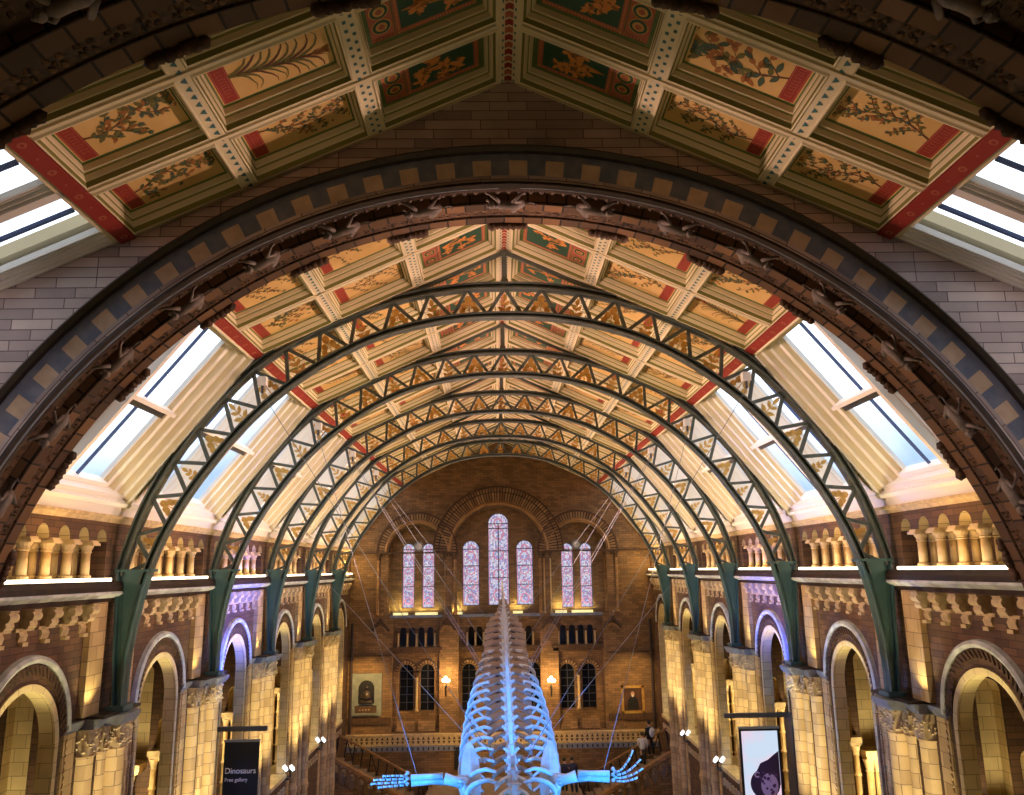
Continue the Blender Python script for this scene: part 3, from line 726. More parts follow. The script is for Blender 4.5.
        for k in range(9):
            a = a0+(a1-a0)*rnd.uniform(.12, .88); y = rnd.uniform(-yy*.7, yy*.7)
            for q in range(7): lens(m, P2, a, y, q*2*PI/7+rnd.random(), rnd.uniform(.11, .17), .07, 2 if (k+q) % 4 else 3, h2-.0006*q)
            stroke(m, P2, [(a, y), ((a+(a1+a0)/2)/2, y*.4), (a1-.05, 0)], .02, .02, 2, h1-.001)
    m.build('painted_plant', mats, t)
    if kind != 'green':
        m = MB(); b0, b1 = hs-.158-.25, hs-.158-.02; yb = hy-.24
        m.face([PR(b0, -yb, .253), PR(b1, -yb, .253), PR(b1, yb, .253), PR(b0, yb, .253)], 0)
        for e_ in (b0+.015, b1-.025): m.face([PR(e_, -yb, .251), PR(e_+.01, -yb, .251), PR(e_+.01, yb, .251), PR(e_, yb, .251)], 1)
        k = -yb+.1
        while k < yb-.1:
            wd = rnd.choice((.025, .035, .045)); m.face([PR(b0+.06, k, .25), PR(b1-.07, k, .25), PR(b1-.07, k+.01, .25), PR(b0+.06, k+.01, .25)], 1)
            if rnd.random() > .4: m.face([PR(b0+.06, k, .25), PR(b0+.07, k, .25), PR(b0+.07, k+wd, .25), PR(b0+.06, k+wd, .25)], 1)
            if rnd.random() > .5: m.face([PR(b1-.08, k, .25), PR(b1-.07, k, .25), PR(b1-.07, k+wd, .25), PR(b1-.08, k+wd, .25)], 1)
            k += wd+.03
        m.build('name_band', [redp, rosep], t)
    return t
DESC = {'twig': 'sprays of small brown leaves on ochre', 'leaf': 'clustered green leaves on ochre', 'big': 'large green and russet leaves on ochre', 'reed': 'long curved reed blades on ochre', 'green': 'orange blossoms on dark green'}
CN = ['beside the ridge', 'in the middle', 'above the red fascia']
near_k = {(-1, 1, 2): 'twig', (-1, 2, 2): 'leaf', (-1, 1, 1): 'reed', (-1, 2, 1): 'leaf', (1, 1, 2): 'twig', (1, 2, 2): 'twig', (1, 1, 1): 'big', (1, 2, 1): 'twig'}
cache = {}
for bi, (yc, hl, pt) in enumerate(BAYS):
    for s in (-1, 1):
        for c, (s0, s1) in enumerate(COLS):
            for r_ in range(3):
                hy = pt/2-.06; hs = (s1-s0)/2; sm = (s0+s1)/2; y = yc+(r_-1)*pt
                kind = 'green' if c == 0 else (near_k.get((s, c, r_), 'twig') if bi == 0 else ['twig', 'leaf', 'reed', 'twig'][(r_+c+bi+(s > 0)) % 4])
                seed = (s > 0)*5+c*3+r_ if bi == 0 else (c+r_) % 3
                key = (kind, round(hs, 3), round(hy, 3), seed)
                loc = (s*sm*CA, y, ZR-sm*SA)
                lab = f'painted ceiling panel, {DESC[kind]}, {CN[c]}, {SIDE[s]} slope, {ORD[r_]} row of the {"landing bay" if bi == 0 else BAYN[bi-1]}'
                lab = lab.replace('painted ceiling panel', 'panel').replace('in the middle', 'mid-slope').replace(' slope', '')
                lab = f'{DESC[kind].split(" on ")[0]} ceiling panel {CN[c].replace("in the middle", "mid-slope")}, {SIDE[s]}, {ORD[r_]} row, {"landing bay" if bi == 0 else BAYN[bi-1]}'
                if key not in cache:
                    o = coffer(kind, hs, hy, seed); o.location = loc; o.rotation_euler.z = 0 if s < 0 else PI; o['label'] = lab; o['group'] = 'painted ceiling panels'; cache[key] = o
                else: dup(cache[key], loc, 0 if s < 0 else PI, lab, 'painted ceiling panels')

# skylights
def PS(t_, y, h): return (3.08-.6208*t_-.7839*h, y, 5.2-.7839*t_+.6208*h)
def PN(t_, y, h): q = PR(6.8+t_, y, h); return (q[0]+9.2, q[1], q[2]+ZR)
def skylight(nm, P, T0, T1, ys, ends, tmid, gh=.6, rmat=None):
    rmat = rmat or white
    """ys: (glass edge, bar, glass edge) list; ends: ((edge, dir), ...) stepped reveals"""
    root = struct(nm)
    m = MB()
    for (ya, yb) in ends:      # from beam edge ya (h=0) to the glass edge yb
        d = (yb-ya); st = [(0, 0), (.22, 0), (.23, gh*.22), (.42, gh*.25), (.44, gh*.5), (.66, gh*.52), (.68, gh*.78), (.9, gh*.8), (.91, gh), (1, gh)]
        for (f0, h0), (f1, h1) in zip(st, st[1:]):
            mi_ = 1 if h1-h0 > .06 else 0  # risers cream, treads white: light striping of the steps put into colour
            m.face([P(T0, ya+d*f0, h0), P(T1, ya+d*f0, h0), P(T1, ya+d*f1, h1), P(T0, ya+d*f1, h1)], mi_)
        rbox(m, T0-.2, T1+.3, ya, yb, gh+.01, gh+.1, 0, P)
    m.build('stepped_reveal', [rmat, cream], root)
    m = MB(); rbox(m, T0-.02, T0+.12, ends[0][0], ends[1][0], 0, gh+.1, 0, P); rbox(m, T0+.12, T0+.2, ends[0][0], ends[1][0], .25, gh+.1, 0, P); m.build('head_board', cream, root)
    m = MB(); rbox(m, T1-.02, T1+.1, ends[0][0], ends[1][0], .15, gh+.1, 0, P); rbox(m, T1-.12, T1-.02, ends[0][1], ends[1][1], .4, gh+.1, 0, P)
    rbox(m, T1+.1, T1+.2, ends[0][0], ends[1][0], .0, gh+.1, 0, P); m.build('sill_board', white, root)
    yc = (ys[0][2]+ys[-1][0])/2
    for i in range(len(ys)-1):
        a, b = ys[i][2], ys[i+1][0]; c_ = (a+b)/2; q = (b-a)/2
        m = MB()
        for f_, h0 in ((1, gh*.7), (.75, gh*.35), (.5, 0)): rbox(m, T0, T1, c_-q*f_, c_+q*f_, h0, gh+.1, 0, P)
        m.build('mullion', white, root)
    for (a, bar, b) in ys:
        m = MB(); rbox(m, T0+.18, T1-.1, a, b, gh, gh+.02, 0, P); m.build('pane', glass, root)
        m = MB(); rbox(m, T0+.18, T1-.1, bar-.025, bar+.025, gh-.06, gh+.0, 0, P)
        m.build('glazing_bar', barm, root)
        m = MB()
        for e_ in (a+.02, b-.02): rbox(m, T0+.18, T1-.1, e_-.015, e_+.015, gh-.03, gh, 0, P)
        m.build('sash_stile', white, root)
        if tmid:
            m = MB(); rbox(m, tmid, tmid+.1, a, b, gh-.32, gh, 0, P); rbox(m, tmid+.1, tmid+.28, a, b, gh-.1, gh-.02, 1, P); m.build('transom', [white, metal], root)
    return root
wn = 1
proto = skylight('window_1', PS, 0, 4.45, [(-2.25, -1.35, -.55), (-.3, 1.15, 2.35)], [(-3.02, -2.25), (3.02, 2.35)], 2.2)
protoN = skylight('window_2', PN, 0, 6.5, [(-2.0, -.22, .42), (.74, 1.18, 2.0)], [(-2.25, -2.0), (2.24, 2.0)], 0, .15)
protoN.location = (-9.2, 9.77, 0); o = dup(protoN, (9.2, 9.77, 0), PI, name='window_3')
for c in kids(o): c.scale = (1, -1, 1)
proto.location = (-9.2, BY[0], 0); wn = 4
for s, (x, rz) in both():
    for i, y in enumerate(BY):
        if s < 0 and i == 0: continue
        o = dup(proto, (x, y, 0), rz, name=f'window_{wn}'); wn += 1
        if s > 0:
            for c in kids(o): c.scale = (1, -1, 1)
    # white sloping board between skylight sill and cornice; roof strip over every truss
    m = MB(); m.face([(s*9.02, 13.1, 1.72), (s*9.02, 50.25, 1.72), (s*9.17, 50.25, 1.34), (s*9.17, 13.1, 1.34)]); m.box((min(s*9.15, s*9.9), 13.1, 1.3), (max(s*9.15, s*9.9), 50.25, 1.36))
    m.extr([(s*9.02, 1.72), (s*9.17, 1.34), (s*9.9, 1.34), (s*9.9, 1.9), (s*9.3, 1.9)], 'y', 13.1, 50.25)
    tag(m.build('trim_skylight_foot_'+SIDE[s], white), kind='structure')
    m = MB()
    for y in TY+[13.25, 50.1]:
        P = lambda t_, yy, h, s=s: (lambda q: (-s*(q[0]-9.2), yy, q[2]))(PS(t_, yy, h))
        rbox(m, -.2, 4.75, y-.12, y+.12, .05, .7, 0, P)
    tag(m.build('ceiling_valley_'+SIDE[s], cream), kind='structure')
for s in (-1, 1):
    m = MB(); m.box((min(s*12.7, s*13.6), 7.4, 1.5), (max(s*12.7, s*13.6), 12.1, 3.2)); tag(m.build('trim_eaves_'+SIDE[s], cream), kind='structure')

# ------------------------------------------------------------------ iron trusses
RO = [(-5, 9.2), (17, 9.5), (27, 9.66), (40, 9.78), (52, 9.9), (68, 9.83), (90, 9.76)]
RI = [(-5, 8.7), (10, 8.72), (22, 8.78), (36, 8.75), (52, 8.83), (68, 8.9), (90, 8.83)]
def rint(T_, d):
    d = 180-d if d > 90 else d
    for (a, x), (b, y) in zip(T_, T_[1:]):
        if d <= b: f_ = (d-a)/(b-a); f_ = f_; return x+(y-x)*f_
    return T_[-1][1]
def pt_(T_, d, dr=0, y=0): r_ = rint(T_, d)+dr; a = math.radians(d); return (r_*math.cos(a), y, r_*math.sin(a)-2.65)
t = thing('iron_truss', 'nearest grey-green riveted iron lattice arch with gilded leaves', 'iron truss', (0, TY[0], 0), 0, 'iron lattice arches')
def chord(T_, d0, d1, r0, r1, yw, fl):
    m = MB(); n = 60; ds = [d0+(d1-d0)*i/n for i in range(n+1)]
    for (a, b, y0) in ((r0, r1, yw*.25), (r0, r0+.035, yw), (r1-.035, r1, yw)):
        for d, e_ in zip(ds, ds[1:]):
            m.hexa([pt_(T_, d, a, -y0), pt_(T_, e_, a, -y0), pt_(T_, e_, a, y0), pt_(T_, d, a, y0), pt_(T_, d, b, -y0), pt_(T_, e_, b, -y0), pt_(T_, e_, b, y0), pt_(T_, d, b, y0)])
    for i in range(int(abs(d1-d0)/.8)):      # rivets on the soffit and on the face
        d = d0+.8*i
        for sg in (-1, 1):
            m.ball(pt_(T_, d, r0, sg*yw*.7), .018, 4, 0); m.ball(pt_(T_, d, (r0+r1)/2, -yw*.25), .018, 4, 0)
    return m
chord(RO, 16.5, 163.5, -.17, 0, .16, 1).build('outer_chord', iron, t)
chord(RI, 16, 164, 0, .15, .15, 1).build('inner_chord', iron, t)
D = 5.65
for k in range(-13, 14):
    d = 90+k*D
    if 14 < d < 166: pass
    for sg in (-.5, .5):
        e_ = d+sg*D
        if min(d, e_) > 15.5 and max(d, e_) < 164.5:
            m = MB(); m.bar(pt_(RO, d, -.12), pt_(RI, e_, .1), .085, .07); m.bar(pt_(RO, d, -.12, .08), pt_(RI, e_, .1, .08), .05, .03); m.build('web_bar', iron, t)
    # gilded ornament inside the triangle with its base on the inner chord
    if 17 < d < 163:
        c = Vector(pt_(RI, d, .16)); up = (Vector(pt_(RO, d, -.2))-c).normalized(); rt = Vector((up.z, 0, -up.x)); m = MB()
        Hh = rint(RO, d)-rint(RI, d)-.36
        Hh *= .72 if abs(d-90) > 50 else .9; rt = rt*(.75 if abs(d-90) > 50 else .85)
        q = lambda a, b: tuple(c+rt*a+up*b)
        def slab(pts):
            A = [(x, -.012, z) for x, _, z in pts]; B = [(x, .012, z) for x, _, z in pts]; m.face(A); m.face(B[::-1])
            for i in range(len(pts)): j = (i+1) % len(pts); m.face([A[i], A[j], B[j], B[i]])
        def lf(a, b, an, ln, wd): slab([q(a+ln*f_*math.sin(an)+wd/2*g*math.cos(an), b+ln*f_*math.cos(an)-wd/2*g*math.sin(an)) for f_, g in ((0, 0), (.35, .9), (.65, .9), (1, 0), (.65, -.9), (.35, -.9))])
        slab([q(-.018, 0), q(.018, 0), q(.012, Hh*.7), q(-.012, Hh*.7)])
        if k % 2 == 0:
            lf(0, Hh*.55, 0, Hh*.45, .13)
            for sg in (-1, 1): lf(0, Hh*.35, sg*.85, Hh*.38, .10); lf(0, Hh*.1, sg*1.15, Hh*.45, .11); lf(0, .02, sg*1.5, Hh*.36, .07)
        else:
            for (a, b, r_) in ((0, Hh*.72, .11), (-.13, Hh*.42, .1), (.13, Hh*.42, .1), (-.2, Hh*.16, .09), (.2, Hh*.16, .09)):
                slab([q(a+r_*math.cos(i*PI/5), b+r_*math.sin(i*PI/5)) for i in range(10)])
        m.build('gilded_ornament', gold, t)
for sg in (-1, 1):
    m = MB(); inn = [pt_(RI, d, 0) for d in (18, 14, 10, 6, 2, -1.5)]; outp = [(9.0, 0, .12), (9.0, 0, -.5), (8.97, 0, -1.1), (8.94, 0, -1.7), (8.9, 0, -2.4), (8.86, 0, -2.92)]
    for i in range(5):
        a, b, c_, d_ = inn[i], inn[i+1], outp[i+1], outp[i]
        m.hexa([(sg*p[0], y, p[2]) for y in (-.05, .05) for p in (a, b, c_, d_)])
        m.hexa([(sg*(p[0]-e_), y, p[2]) for e_ in (0, -.04) for y, p in ((-.17, a), (.17, a), (.17, b), (-.17, b))])
        m.hexa([(sg*(p[0]+e_), y, p[2]) for e_ in (0, .04) for y, p in ((-.17, d_), (.17, d_), (.17, c_), (-.17, c_))])
    m.box((min(sg*8.25, sg*9.08), -.2, .08), (max(sg*8.25, sg*9.08), .2, .14)); m.box((min(sg*8.6, sg*9.0), -.25, -2.95), (max(sg*8.6, sg*9.0), .25, -2.85))
    for i in range(5):
        for f_ in [x/9 for x in range(9)]:
            for A in (inn, outp):
                p, q_ = A[i], A[i+1]
                m.ball((sg*(p[0]+(q_[0]-p[0])*f_+(.1 if A is inn else -.08)), -.06, p[2]+(q_[2]-p[2])*f_), .016, 4)
                if A is inn: 
                    for yy in (-.12, .12): m.ball((sg*(p[0]+(q_[0]-p[0])*f_), yy, p[2]+(q_[2]-p[2])*f_), .016, 4)
    m.build('haunch_plate', ironb, t)
    m = MB(); m.bar((sg*.0, 0, 7.96), (sg*6.3, 0, 5.08), .10, .08); m.bar((sg*6.25, 0, 5.1), (sg*6.42, 0, 4.82), .14, .16); m.build('rafter', iron, t)
m = MB(); m.bar((0, 0, 7.0), (0, 0, 7.98), .13, .13); m.box((-.09, -.09, 7.0), (.09, .09, 7.2)); m.build('king_post', iron, t)
names = ['nearest', 'second', 'third', 'fourth', 'farthest']
for i in range(1, 5): dup(t, (0, TY[i], 0), 0, f'{names[i]} grey-green riveted iron lattice arch with gilded leaves')

# ------------------------------------------------------------------ far wall: arches, windows, arcades, lamps, pictures
FY = 50.25
def farring(name, lab, cx, r0, depth_rings, cat='arch', group=None):
    t = thing(name, lab, cat, (cx, FY, 1.1))
    for nm, mat, prof in depth_rings:
        if r0 > 2: prof = [(a_, b_-.03 if b_ <= 0 else b_) for a_, b_ in prof]
        m = MB(); m.ring(PY, (0, 0), prof, 0, PI, 44); m.build(nm, mat, t)
    return t
vous = masonry('radial_voussoirs', (.36, .22, .10), (.17, .09, .045), (.03, .02, .012), .17, .6, .03, offset=0)
for cx, r_, lab in ((-.15, 2.85, 'tall central round stone arch over the three stained lancets of the far wall'), (-5.15, 1.75, 'left round stone arch over two stained lancets of the far wall'), (4.75, 1.75, 'right round stone arch over two stained lancets of the far wall')):
    w1 = 4.05-2.85 if r_ > 2 else .75
    farring('blind_arch', lab, cx, r_, [
        ('voussoir_ring', vous, [(r_+.28, 0), (r_+.28, -.05), (r_+w1-.1, -.05), (r_+w1-.1, 0)]),
        ('outer_label', umber, [(r_+w1-.1, 0), (r_+w1-.1, -.12), (r_+w1, -.12), (r_+w1, 0)]),
        ('roll_moulding', amber, [(r_+.1, .1), (r_+.05, -.04), (r_+.15, -.1), (r_+.26, -.04), (r_+.26, .1)]),
        ('inner_moulding', umber, [(r_, .45), (r_-.08, .3), (r_-.1, .1), (r_, .02), (r_+.08, .02), (r_+.08, .45)])])
for j, (cx, hw) in enumerate(((-5.15, 1.75), (-.15, 2.85), (4.75, 1.75))):      # shafts carrying the arches
    for sg in (-1, 1):
        for q, (dx, yy) in enumerate(((.1, FY+.35), (.42, FY+.12), (.72, FY-.03))):
            if j == 1 and q == 2: continue
            x = cx+sg*(hw-.12+dx-(.0 if j != 1 else .0))
            t = thing('shaft_column', f'{"slim inner,slim middle,slim outer".split(",")[q]} wall shaft {"left" if sg < 0 else "right"} of the {["left pair of stained lancets", "central stained lancets", "right pair of stained lancets"][j]}', 'column', (x, yy, -2.6), 0, 'shafts between the far windows')
            m = MB(); m.lathe([(.13, 0), (.13, .1), (.09, .2), (.085, 3.3)], n=10); m.build('shaft', honey if q == 1 else amber, t, True)
            m = MB(); m.lathe([(.09, 3.28), (.12, 3.32), (.1, 3.38), (.17, 3.6)], n=10); m.box((-.18, -.18, 3.6), (.18, .18, 3.72)); m.build('capital', umber, t)
m = MB(); 
for a, b in ((-7.9, -3.0), (2.6, 7.6), (-3.3, 3.0)): m.box((a, FY-.14, 1.06), (b, FY, 1.16)) if a != -3.3 else None
for a, b in ((-13, -6.9), (-3.4, -3.0), (2.7, 3.0), (6.5, 13)): m.box((a, FY-.1, 1.06), (b, FY+.02, 1.16))
tag(m.build('trim_far_impost', umber), kind='structure')
wd = ['tall centre', 'left of centre', 'right of centre', 'outer of the left pair', 'inner of the left pair', 'inner of the right pair', 'outer of the right pair']
for i, (x, hw, sp, ba) in enumerate(wins_far):
    root = struct(f'window_{20+i}', (x, 50.95, ba))
    m = MB(); n = 14; H = sp-ba
    pts = [(-hw, 0, 0), (hw, 0, 0)]+[(hw*math.cos(PI*k/n), 0, H+hw*math.sin(PI*k/n)) for k in range(n+1)]
    m.face(pts); m.face([(p[0], .04, p[2]) for p in pts][::-1]); m.build('stained_pane', stain, root)
    m = MB()
    m.ring(PY, (0, H), [(hw-.045, -.05), (hw-.045, .03), (hw+.02, .03), (hw+.02, -.05)], 0, PI, 16)
    for e_ in (-hw, hw-.045): m.box((e_, -.05, 0), (e_+.045, .03, H))
    for k in ((0, .36, .7, 1) if i else (0, .33, .66, .94, 1)): m.box((-hw, -.05, H*k-.025), (hw, .02, H*k+.025))
    if i == 0: m.box((-.03, -.05, 0), (.03, .02, H))
    m.build('lead_frame', metal, root)
    m = MB()      # painted borders and roundels leaded into the glass
    for e_ in (-hw+.06, hw-.13): m.box((e_, -.012, .02), (e_+.05, -.004, H))
    for k in range(4): m.ring(PY, (0, H*(.12+.25*k)), [(hw*.42, -.012), (hw*.42, -.004), (hw*.55, -.004), (hw*.55, -.012)], 0, 2*PI, 16, caps=False)
    m.ring(PY, (0, H+.05), [(hw*.3, -.012), (hw*.3, -.004), (hw*.45, -.004), (hw*.45, -.012)], 0, 2*PI, 16, caps=False)
    m.build('ruby_border', principled(f'ruby_glass_{i}', (.4, .05, .1), .4, emis=(.62, .30, .42), es=.7), root)
for i, (x, hw, sp, ba) in enumerate(low_far):
    root = struct(f'window_{30+i}', (x, 51.0, ba)); H = sp-ba
    m = MB(); pts = [(-hw, 0, 0), (hw, 0, 0)]+[(hw*math.cos(PI*k/12), 0, H+hw*math.sin(PI*k/12)) for k in range(13)]
    m.face(pts); m.face([(p[0], .04, p[2]) for p in pts][::-1]); m.build('dark_pane', darkglass, root)
    m = MB()
    for k in range(6): m.box((-hw, -.04, H*k/5-.015), (hw, .02, H*k/5+.015))
    m.box((-.02, -.04, 0), (.02, .02, H+hw)); m.ring(PY, (0, H), [(hw-.05, -.06), (hw-.05, .03), (hw+.02, .03), (hw+.02, -.06)], 0, PI, 14); m.build('window_frame', metal, root)
    t = thing('window_arch', f'round brown arch moulding over the {["outermost left", "second from left", "third from left", "middle", "fifth from left", "sixth from left", "outermost right"][i]} dark lower window', 'arch', (x, 50.6, sp), 0, 'arches of the lower far windows')
    m = MB(); m.ring(PY, (0, 0), [(hw+.04, 0), (hw+.04, -.06), (hw+.22, -.06), (hw+.22, 0)], 0, PI, 22); m.build('voussoirs', vous, t)
    m = MB(); m.ring(PY, (0, 0), [(hw+.22, 0), (hw+.22, -.1), (hw+.27, -.1), (hw+.27, 0)], 0, PI, 22); m.build('label_moulding', umber, t)
    # sloping sill
    m = MB(); m.extr([(50.2, -9.2), (50.98, -8.15), (50.98, -9.2)], 'x', x-.5, x+.5); 
    tag(m.build('trim_sloping_sill', brown), kind='structure')
# columns between the paired lower windows
for x in (-5.12, 4.6):
    t = thing('window_column', f'slim column dividing the {"left" if x < 0 else "right"} pair of dark lower windows', 'column', (x, 50.5, -8.15))
    m = MB(); m.lathe([(.12, 0), (.12, .1), (.08, .18), (.075, 1.95)], n=10); m.build('shaft', honey, t, True)
    m = MB(); m.lathe([(.08, 1.93), (.15, 2.12)], n=10); m.box((-.16, -.16, 2.12), (.16, .16, 2.24)); m.build('capital', umber, t)
# arcaded balcony under the stained windows: dark backs, little columns
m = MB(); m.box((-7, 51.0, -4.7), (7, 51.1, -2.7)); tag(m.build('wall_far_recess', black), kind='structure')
for gi, (cx, n, sp_) in enumerate(((-5.15, 5, .55), (-.1, 9, .5), (4.55, 5, .55))):
    for k in range(n):
        x = cx+(k-(n-1)/2)*sp_
        t = thing('balcony_column', f'{ORD[k]} stubby column from the left in the {["left", "central", "right"][gi]} dark balcony arcade', 'column', (x, 50.42, -4.45), 0, 'stubby columns of the balcony arcade')
        m = MB(); m.lathe([(.09, 0), (.09, .06), (.06, .1), (.055, .8)], n=8); m.build('shaft', honey, t, True)
        m = MB(); m.box((-.1, -.1, .8), (.1, .1, .95)); m.build('capital', umber, t)
    m = MB(); m.box((cx-n*sp_/2-.2, 50.1, -4.62), (cx+n*sp_/2+.2, 50.5, -4.45)); m.box((cx-n*sp_/2-.1, 50.2, -4.8), (cx+n*sp_/2+.1, 50.5, -4.62)); tag(m.build('trim_balcony', umber), kind='structure')
    m = MB(); m.box((cx-n*sp_/2-.2, 50.05, -2.75), (cx+n*sp_/2+.2, 50.8, -2.6)); tag(m.build('trim_window_sill', slate), kind='structure')
# gabled corbel hoods on the wall piers
for x in (-7.3, -3.3, 2.95, 6.7):
    t = thing('gabled_hood', f'small gabled stone hood on the far wall, {"leftmost" if x < -7 else "left of the whale tail" if x < 0 else "right of the whale tail" if x < 4 else "rightmost"}', 'hood', (x, 50.2, -3.4), 0, 'gabled hoods between the balcony arcades')
    m = MB(); m.extr([(-.55, -.1), (-.45, -.1), (0, .5), (.45, -.1), (.55, -.1), (.55, .0), (0, .68), (-.55, .0)], 'y', -.18, 0); m.build('gable', umber, t)
    m = MB(); m.ring(PY, (0, -.2), [(.25, 0), (.25, -.12), (.4, -.12), (.4, 0)], 0, PI, 14); m.build('arch', brown, t)
# glowing sill lamps under the stained windows
for i, (a, b) in enumerate(((-6.6, -5.7), (-5.25, -3.9), (-2.95, -2.4), (.7, 1.3), (3.3, 4.0), (4.3, 5.6))):
    m = MB(); m.box((a, 50.5, -2.6), (b, 50.62, -2.46)); o = m.build('sill_lamp', ledg)
    tag(o, f'yellow-green glowing sill lamp under the stained windows, {ORD[i]} from the left'.replace('nearest', 'first'), 'lamp', 'sill lamps of the far windows')
    lamp('AREA', ((a+b)/2, 50.45, -2.4), 22, (1, .85, .3), b-a, ((a+b)/2, 50.75, -.5), .1, name='sill_lamp_light')
for x, z in ((-5.1, 1.5), (4.72, 1.5)):
    t = thing('roundel', f'small white round medallion above the {"left" if x < 0 else "right"} pair of stained lancets', 'medallion', (x, 50.7, z))
    m = MB(); m.ring(PY, (0, 0), [(.2, 0), (.2, -.08), (.3, -.08), (.3, 0)], 0, 2*PI, 20, caps=False); m.build('rim', greyst, t)
    m = MB(); m.face([(.2*math.cos(k*PI/10), -.03, .2*math.sin(k*PI/10)) for k in range(20)]); m.ring(PY, (0, 0), [(.08, -.03), (.08, -.06), (.11, -.06), (.11, -.03)], 0, 2*PI, 12, caps=False); m.build('disc', white, t)
# patterned frieze along the far wall
m = MB(); m.box((-9.6, 50.02, -9.95), (9.6, 50.1, -9.38)); m.box((-9.6, 49.94, -9.40), (9.6, 50.1, -9.3)); m.box((-9.6, 49.98, -10.25), (9.6, 50.1, -9.98), 2)
for i in range(64):
    x = -9.45+i*.3; 
    for dz, q in ((-9.55, 1), (-9.78, -1)): m.face([(x-.09, 50.01, dz-.08*q), (x+.09, 50.01, dz-.08*q), (x, 50.01, dz+.1*q)], 1)
    m.box((x-.04, 49.96, -10.2), (x+.04, 49.99, -10.03), 3)
tag(m.build('trim_far_frieze', [buffs, umber, slate, dark]), kind='structure')
m = MB(); m.box((-9.6, 50.08, -7.4-1.35), (-6.6, 50.2, -7.4-1.0)); m.box((6.3, 50.08, -8.75), (9.6, 50.2, -8.4)); m.box((-9.6, 50.1, -4.95), (-6.6, 50.2, -4.85)); m.box((6.3, 50.1, -4.95), (9.6, 50.2, -4.85)); tag(m.build('trim_far_string', umber), kind='structure')
# wall lamps
for x, z in ((-3.35, -6.35), (2.9, -6.45)):
    t = thing('wall_lamp', f'glowing cluster of globes on a dark bracket, {"left" if x < 0 else "right"} of the whale tail', 'lamp', (x, 50.2, z), 0, 'cluster wall lamps')
    m = MB(); m.tube([(0, 0, -.5), (0, -.25, -.55), (0, -.35, -.2)], .035, 8); m.lathe([(.0, -.95), (.05, -.85), (.04, -.5), (.07, -.3), (.02, -.25)], (0, -.2, 0), 10); m.build('bracket', black, t, True)
    for k in range(5):
        a = k*2*PI/5; m = MB(); m.ball((.17*math.cos(a), -.35+.12*math.sin(a), .05*(k % 2)), .1, 10); m.build('globe', lampm, t, True)
    m = MB(); m.ball((0, -.35, .17), .1, 10); m.build('globe', lampm, t, True)
    lamp('POINT', (x, 49.5, z+.1), 200, (1, .62, .22), .25, name='wall_lamp_light')
# statue relief and portrait
t = thing('relief_panel', 'grey stone memorial panel with a seated figure in a dark arched niche, far left wall', 'relief', (-8.1, 50.2, -8.3))
m = MB(); m.box((-.95, -.1, 0), (.95, 0, 2.4)); m.build('slab', relief, t)
m = MB(); n = 12; pts = [(-.42, -.11, .72), (.52, -.11, .72), (.52, -.11, 1.4)]+[(.05+.47*math.cos(PI*k/n), -.11, 1.55+.47*math.sin(PI*k/n)) for k in range(n+1)]+[(-.42, -.11, 1.4)]; m.face(pts); m.build('niche', black, t)
m = MB(); m.ball((.08, -.2, 1.62), .11, 10); m.tube([(.08, -.18, 1.5), (.1, -.2, 1.3), (.12, -.22, .95)], [.08, .2, .26], 10); m.tube([(-.02, -.22, 1.38), (-.22, -.3, 1.1), (.0, -.38, 1.05)], [.07, .06, .045], 8); m.tube([(.24, -.22, 1.38), (.36, -.3, 1.1), (.15, -.4, 1.12)], [.07, .06, .045], 8); m.box((-.32, -.36, .74), (.42, -.12, .95)); m.build('seated_figure', bronze, t, True)
m = MB(); m.box((-.6, -.22, .2), (.65, -.1, .6)); m.build('inscribed_plinth', umber, t)
m = MB()
for k in range(4): m.box((-.35+.18*k, -.225, .36), (-.25+.18*k, -.22, .4))
m.build('inscription', buffs, t); m = MB(); m.box((-.68, -.26, .1), (.73, -.1, .2)); m.build('plinth_base', relief, t)
t = thing('portrait_painting', 'gilt framed dark portrait of a bearded person, far right wall', 'painting', (7.75, 50.2, -8.4))
m = MB()
for (a, b) in (((-.68, -.12, 0), (.68, 0, .14)), ((-.68, -.12, 1.42), (.68, 0, 1.56)), ((-.68, -.12, 0), (-.54, 0, 1.56)), ((.54, -.12, 0), (.68, 0, 1.56))): m.box(a, b)
m.build('gilt_frame', gold, t); m = MB(); m.box((-.55, -.05, .12), (.55, -.02, 1.44)); m.build('canvas', canvas, t)
m = MB(); m.face([(.0+.11*math.cos(k*PI/6), -.055, 1.08+.14*math.sin(k*PI/6)) for k in range(12)]); m.build('painted_face', skin, t)
m = MB(); m.face([(-.34, -.053, .2), (.36, -.053, .2), (.3, -.053, .75), (.12, -.053, .94), (-.12, -.053, .94), (-.3, -.053, .75)]); m.build('painted_coat', black, t)
m = MB(); m.face([(.07*math.cos(k*PI/5), -.058, .98+.08*math.sin(k*PI/5)) for k in range(10)]); m.build('painted_beard', whitec, t)
m = MB(); m.box((-.22, -.06, -.35), (.22, 0, -.12)); tag(m.build('plaque', black), 'small black plaque under the gilt framed portrait', 'plaque').location = (7.75, 50.2, -8.4)
m = MB(); m.box((-.3, -.1, 0), (.3, 0, 1.3)); m.box((-.24, -.12, .06), (.24, -.1, 1.24)); tag(m.build('notice_panel', black), 'dark upright panel low on the far wall left of the ribs', 'panel').location = (-2.55, 50.1, -11.3)
lamp('SPOT', (-8.2, 46.5, -4.5), 900, (1, .62, .2), .1, (-8.2, 50.2, -7), angle=60, blend=.7, name='relief_spot')
lamp('SPOT', (7.8, 46.5, -4.5), 700, (1, .62, .2), .1, (7.8, 50.2, -7), angle=60, blend=.7, name='portrait_spot')
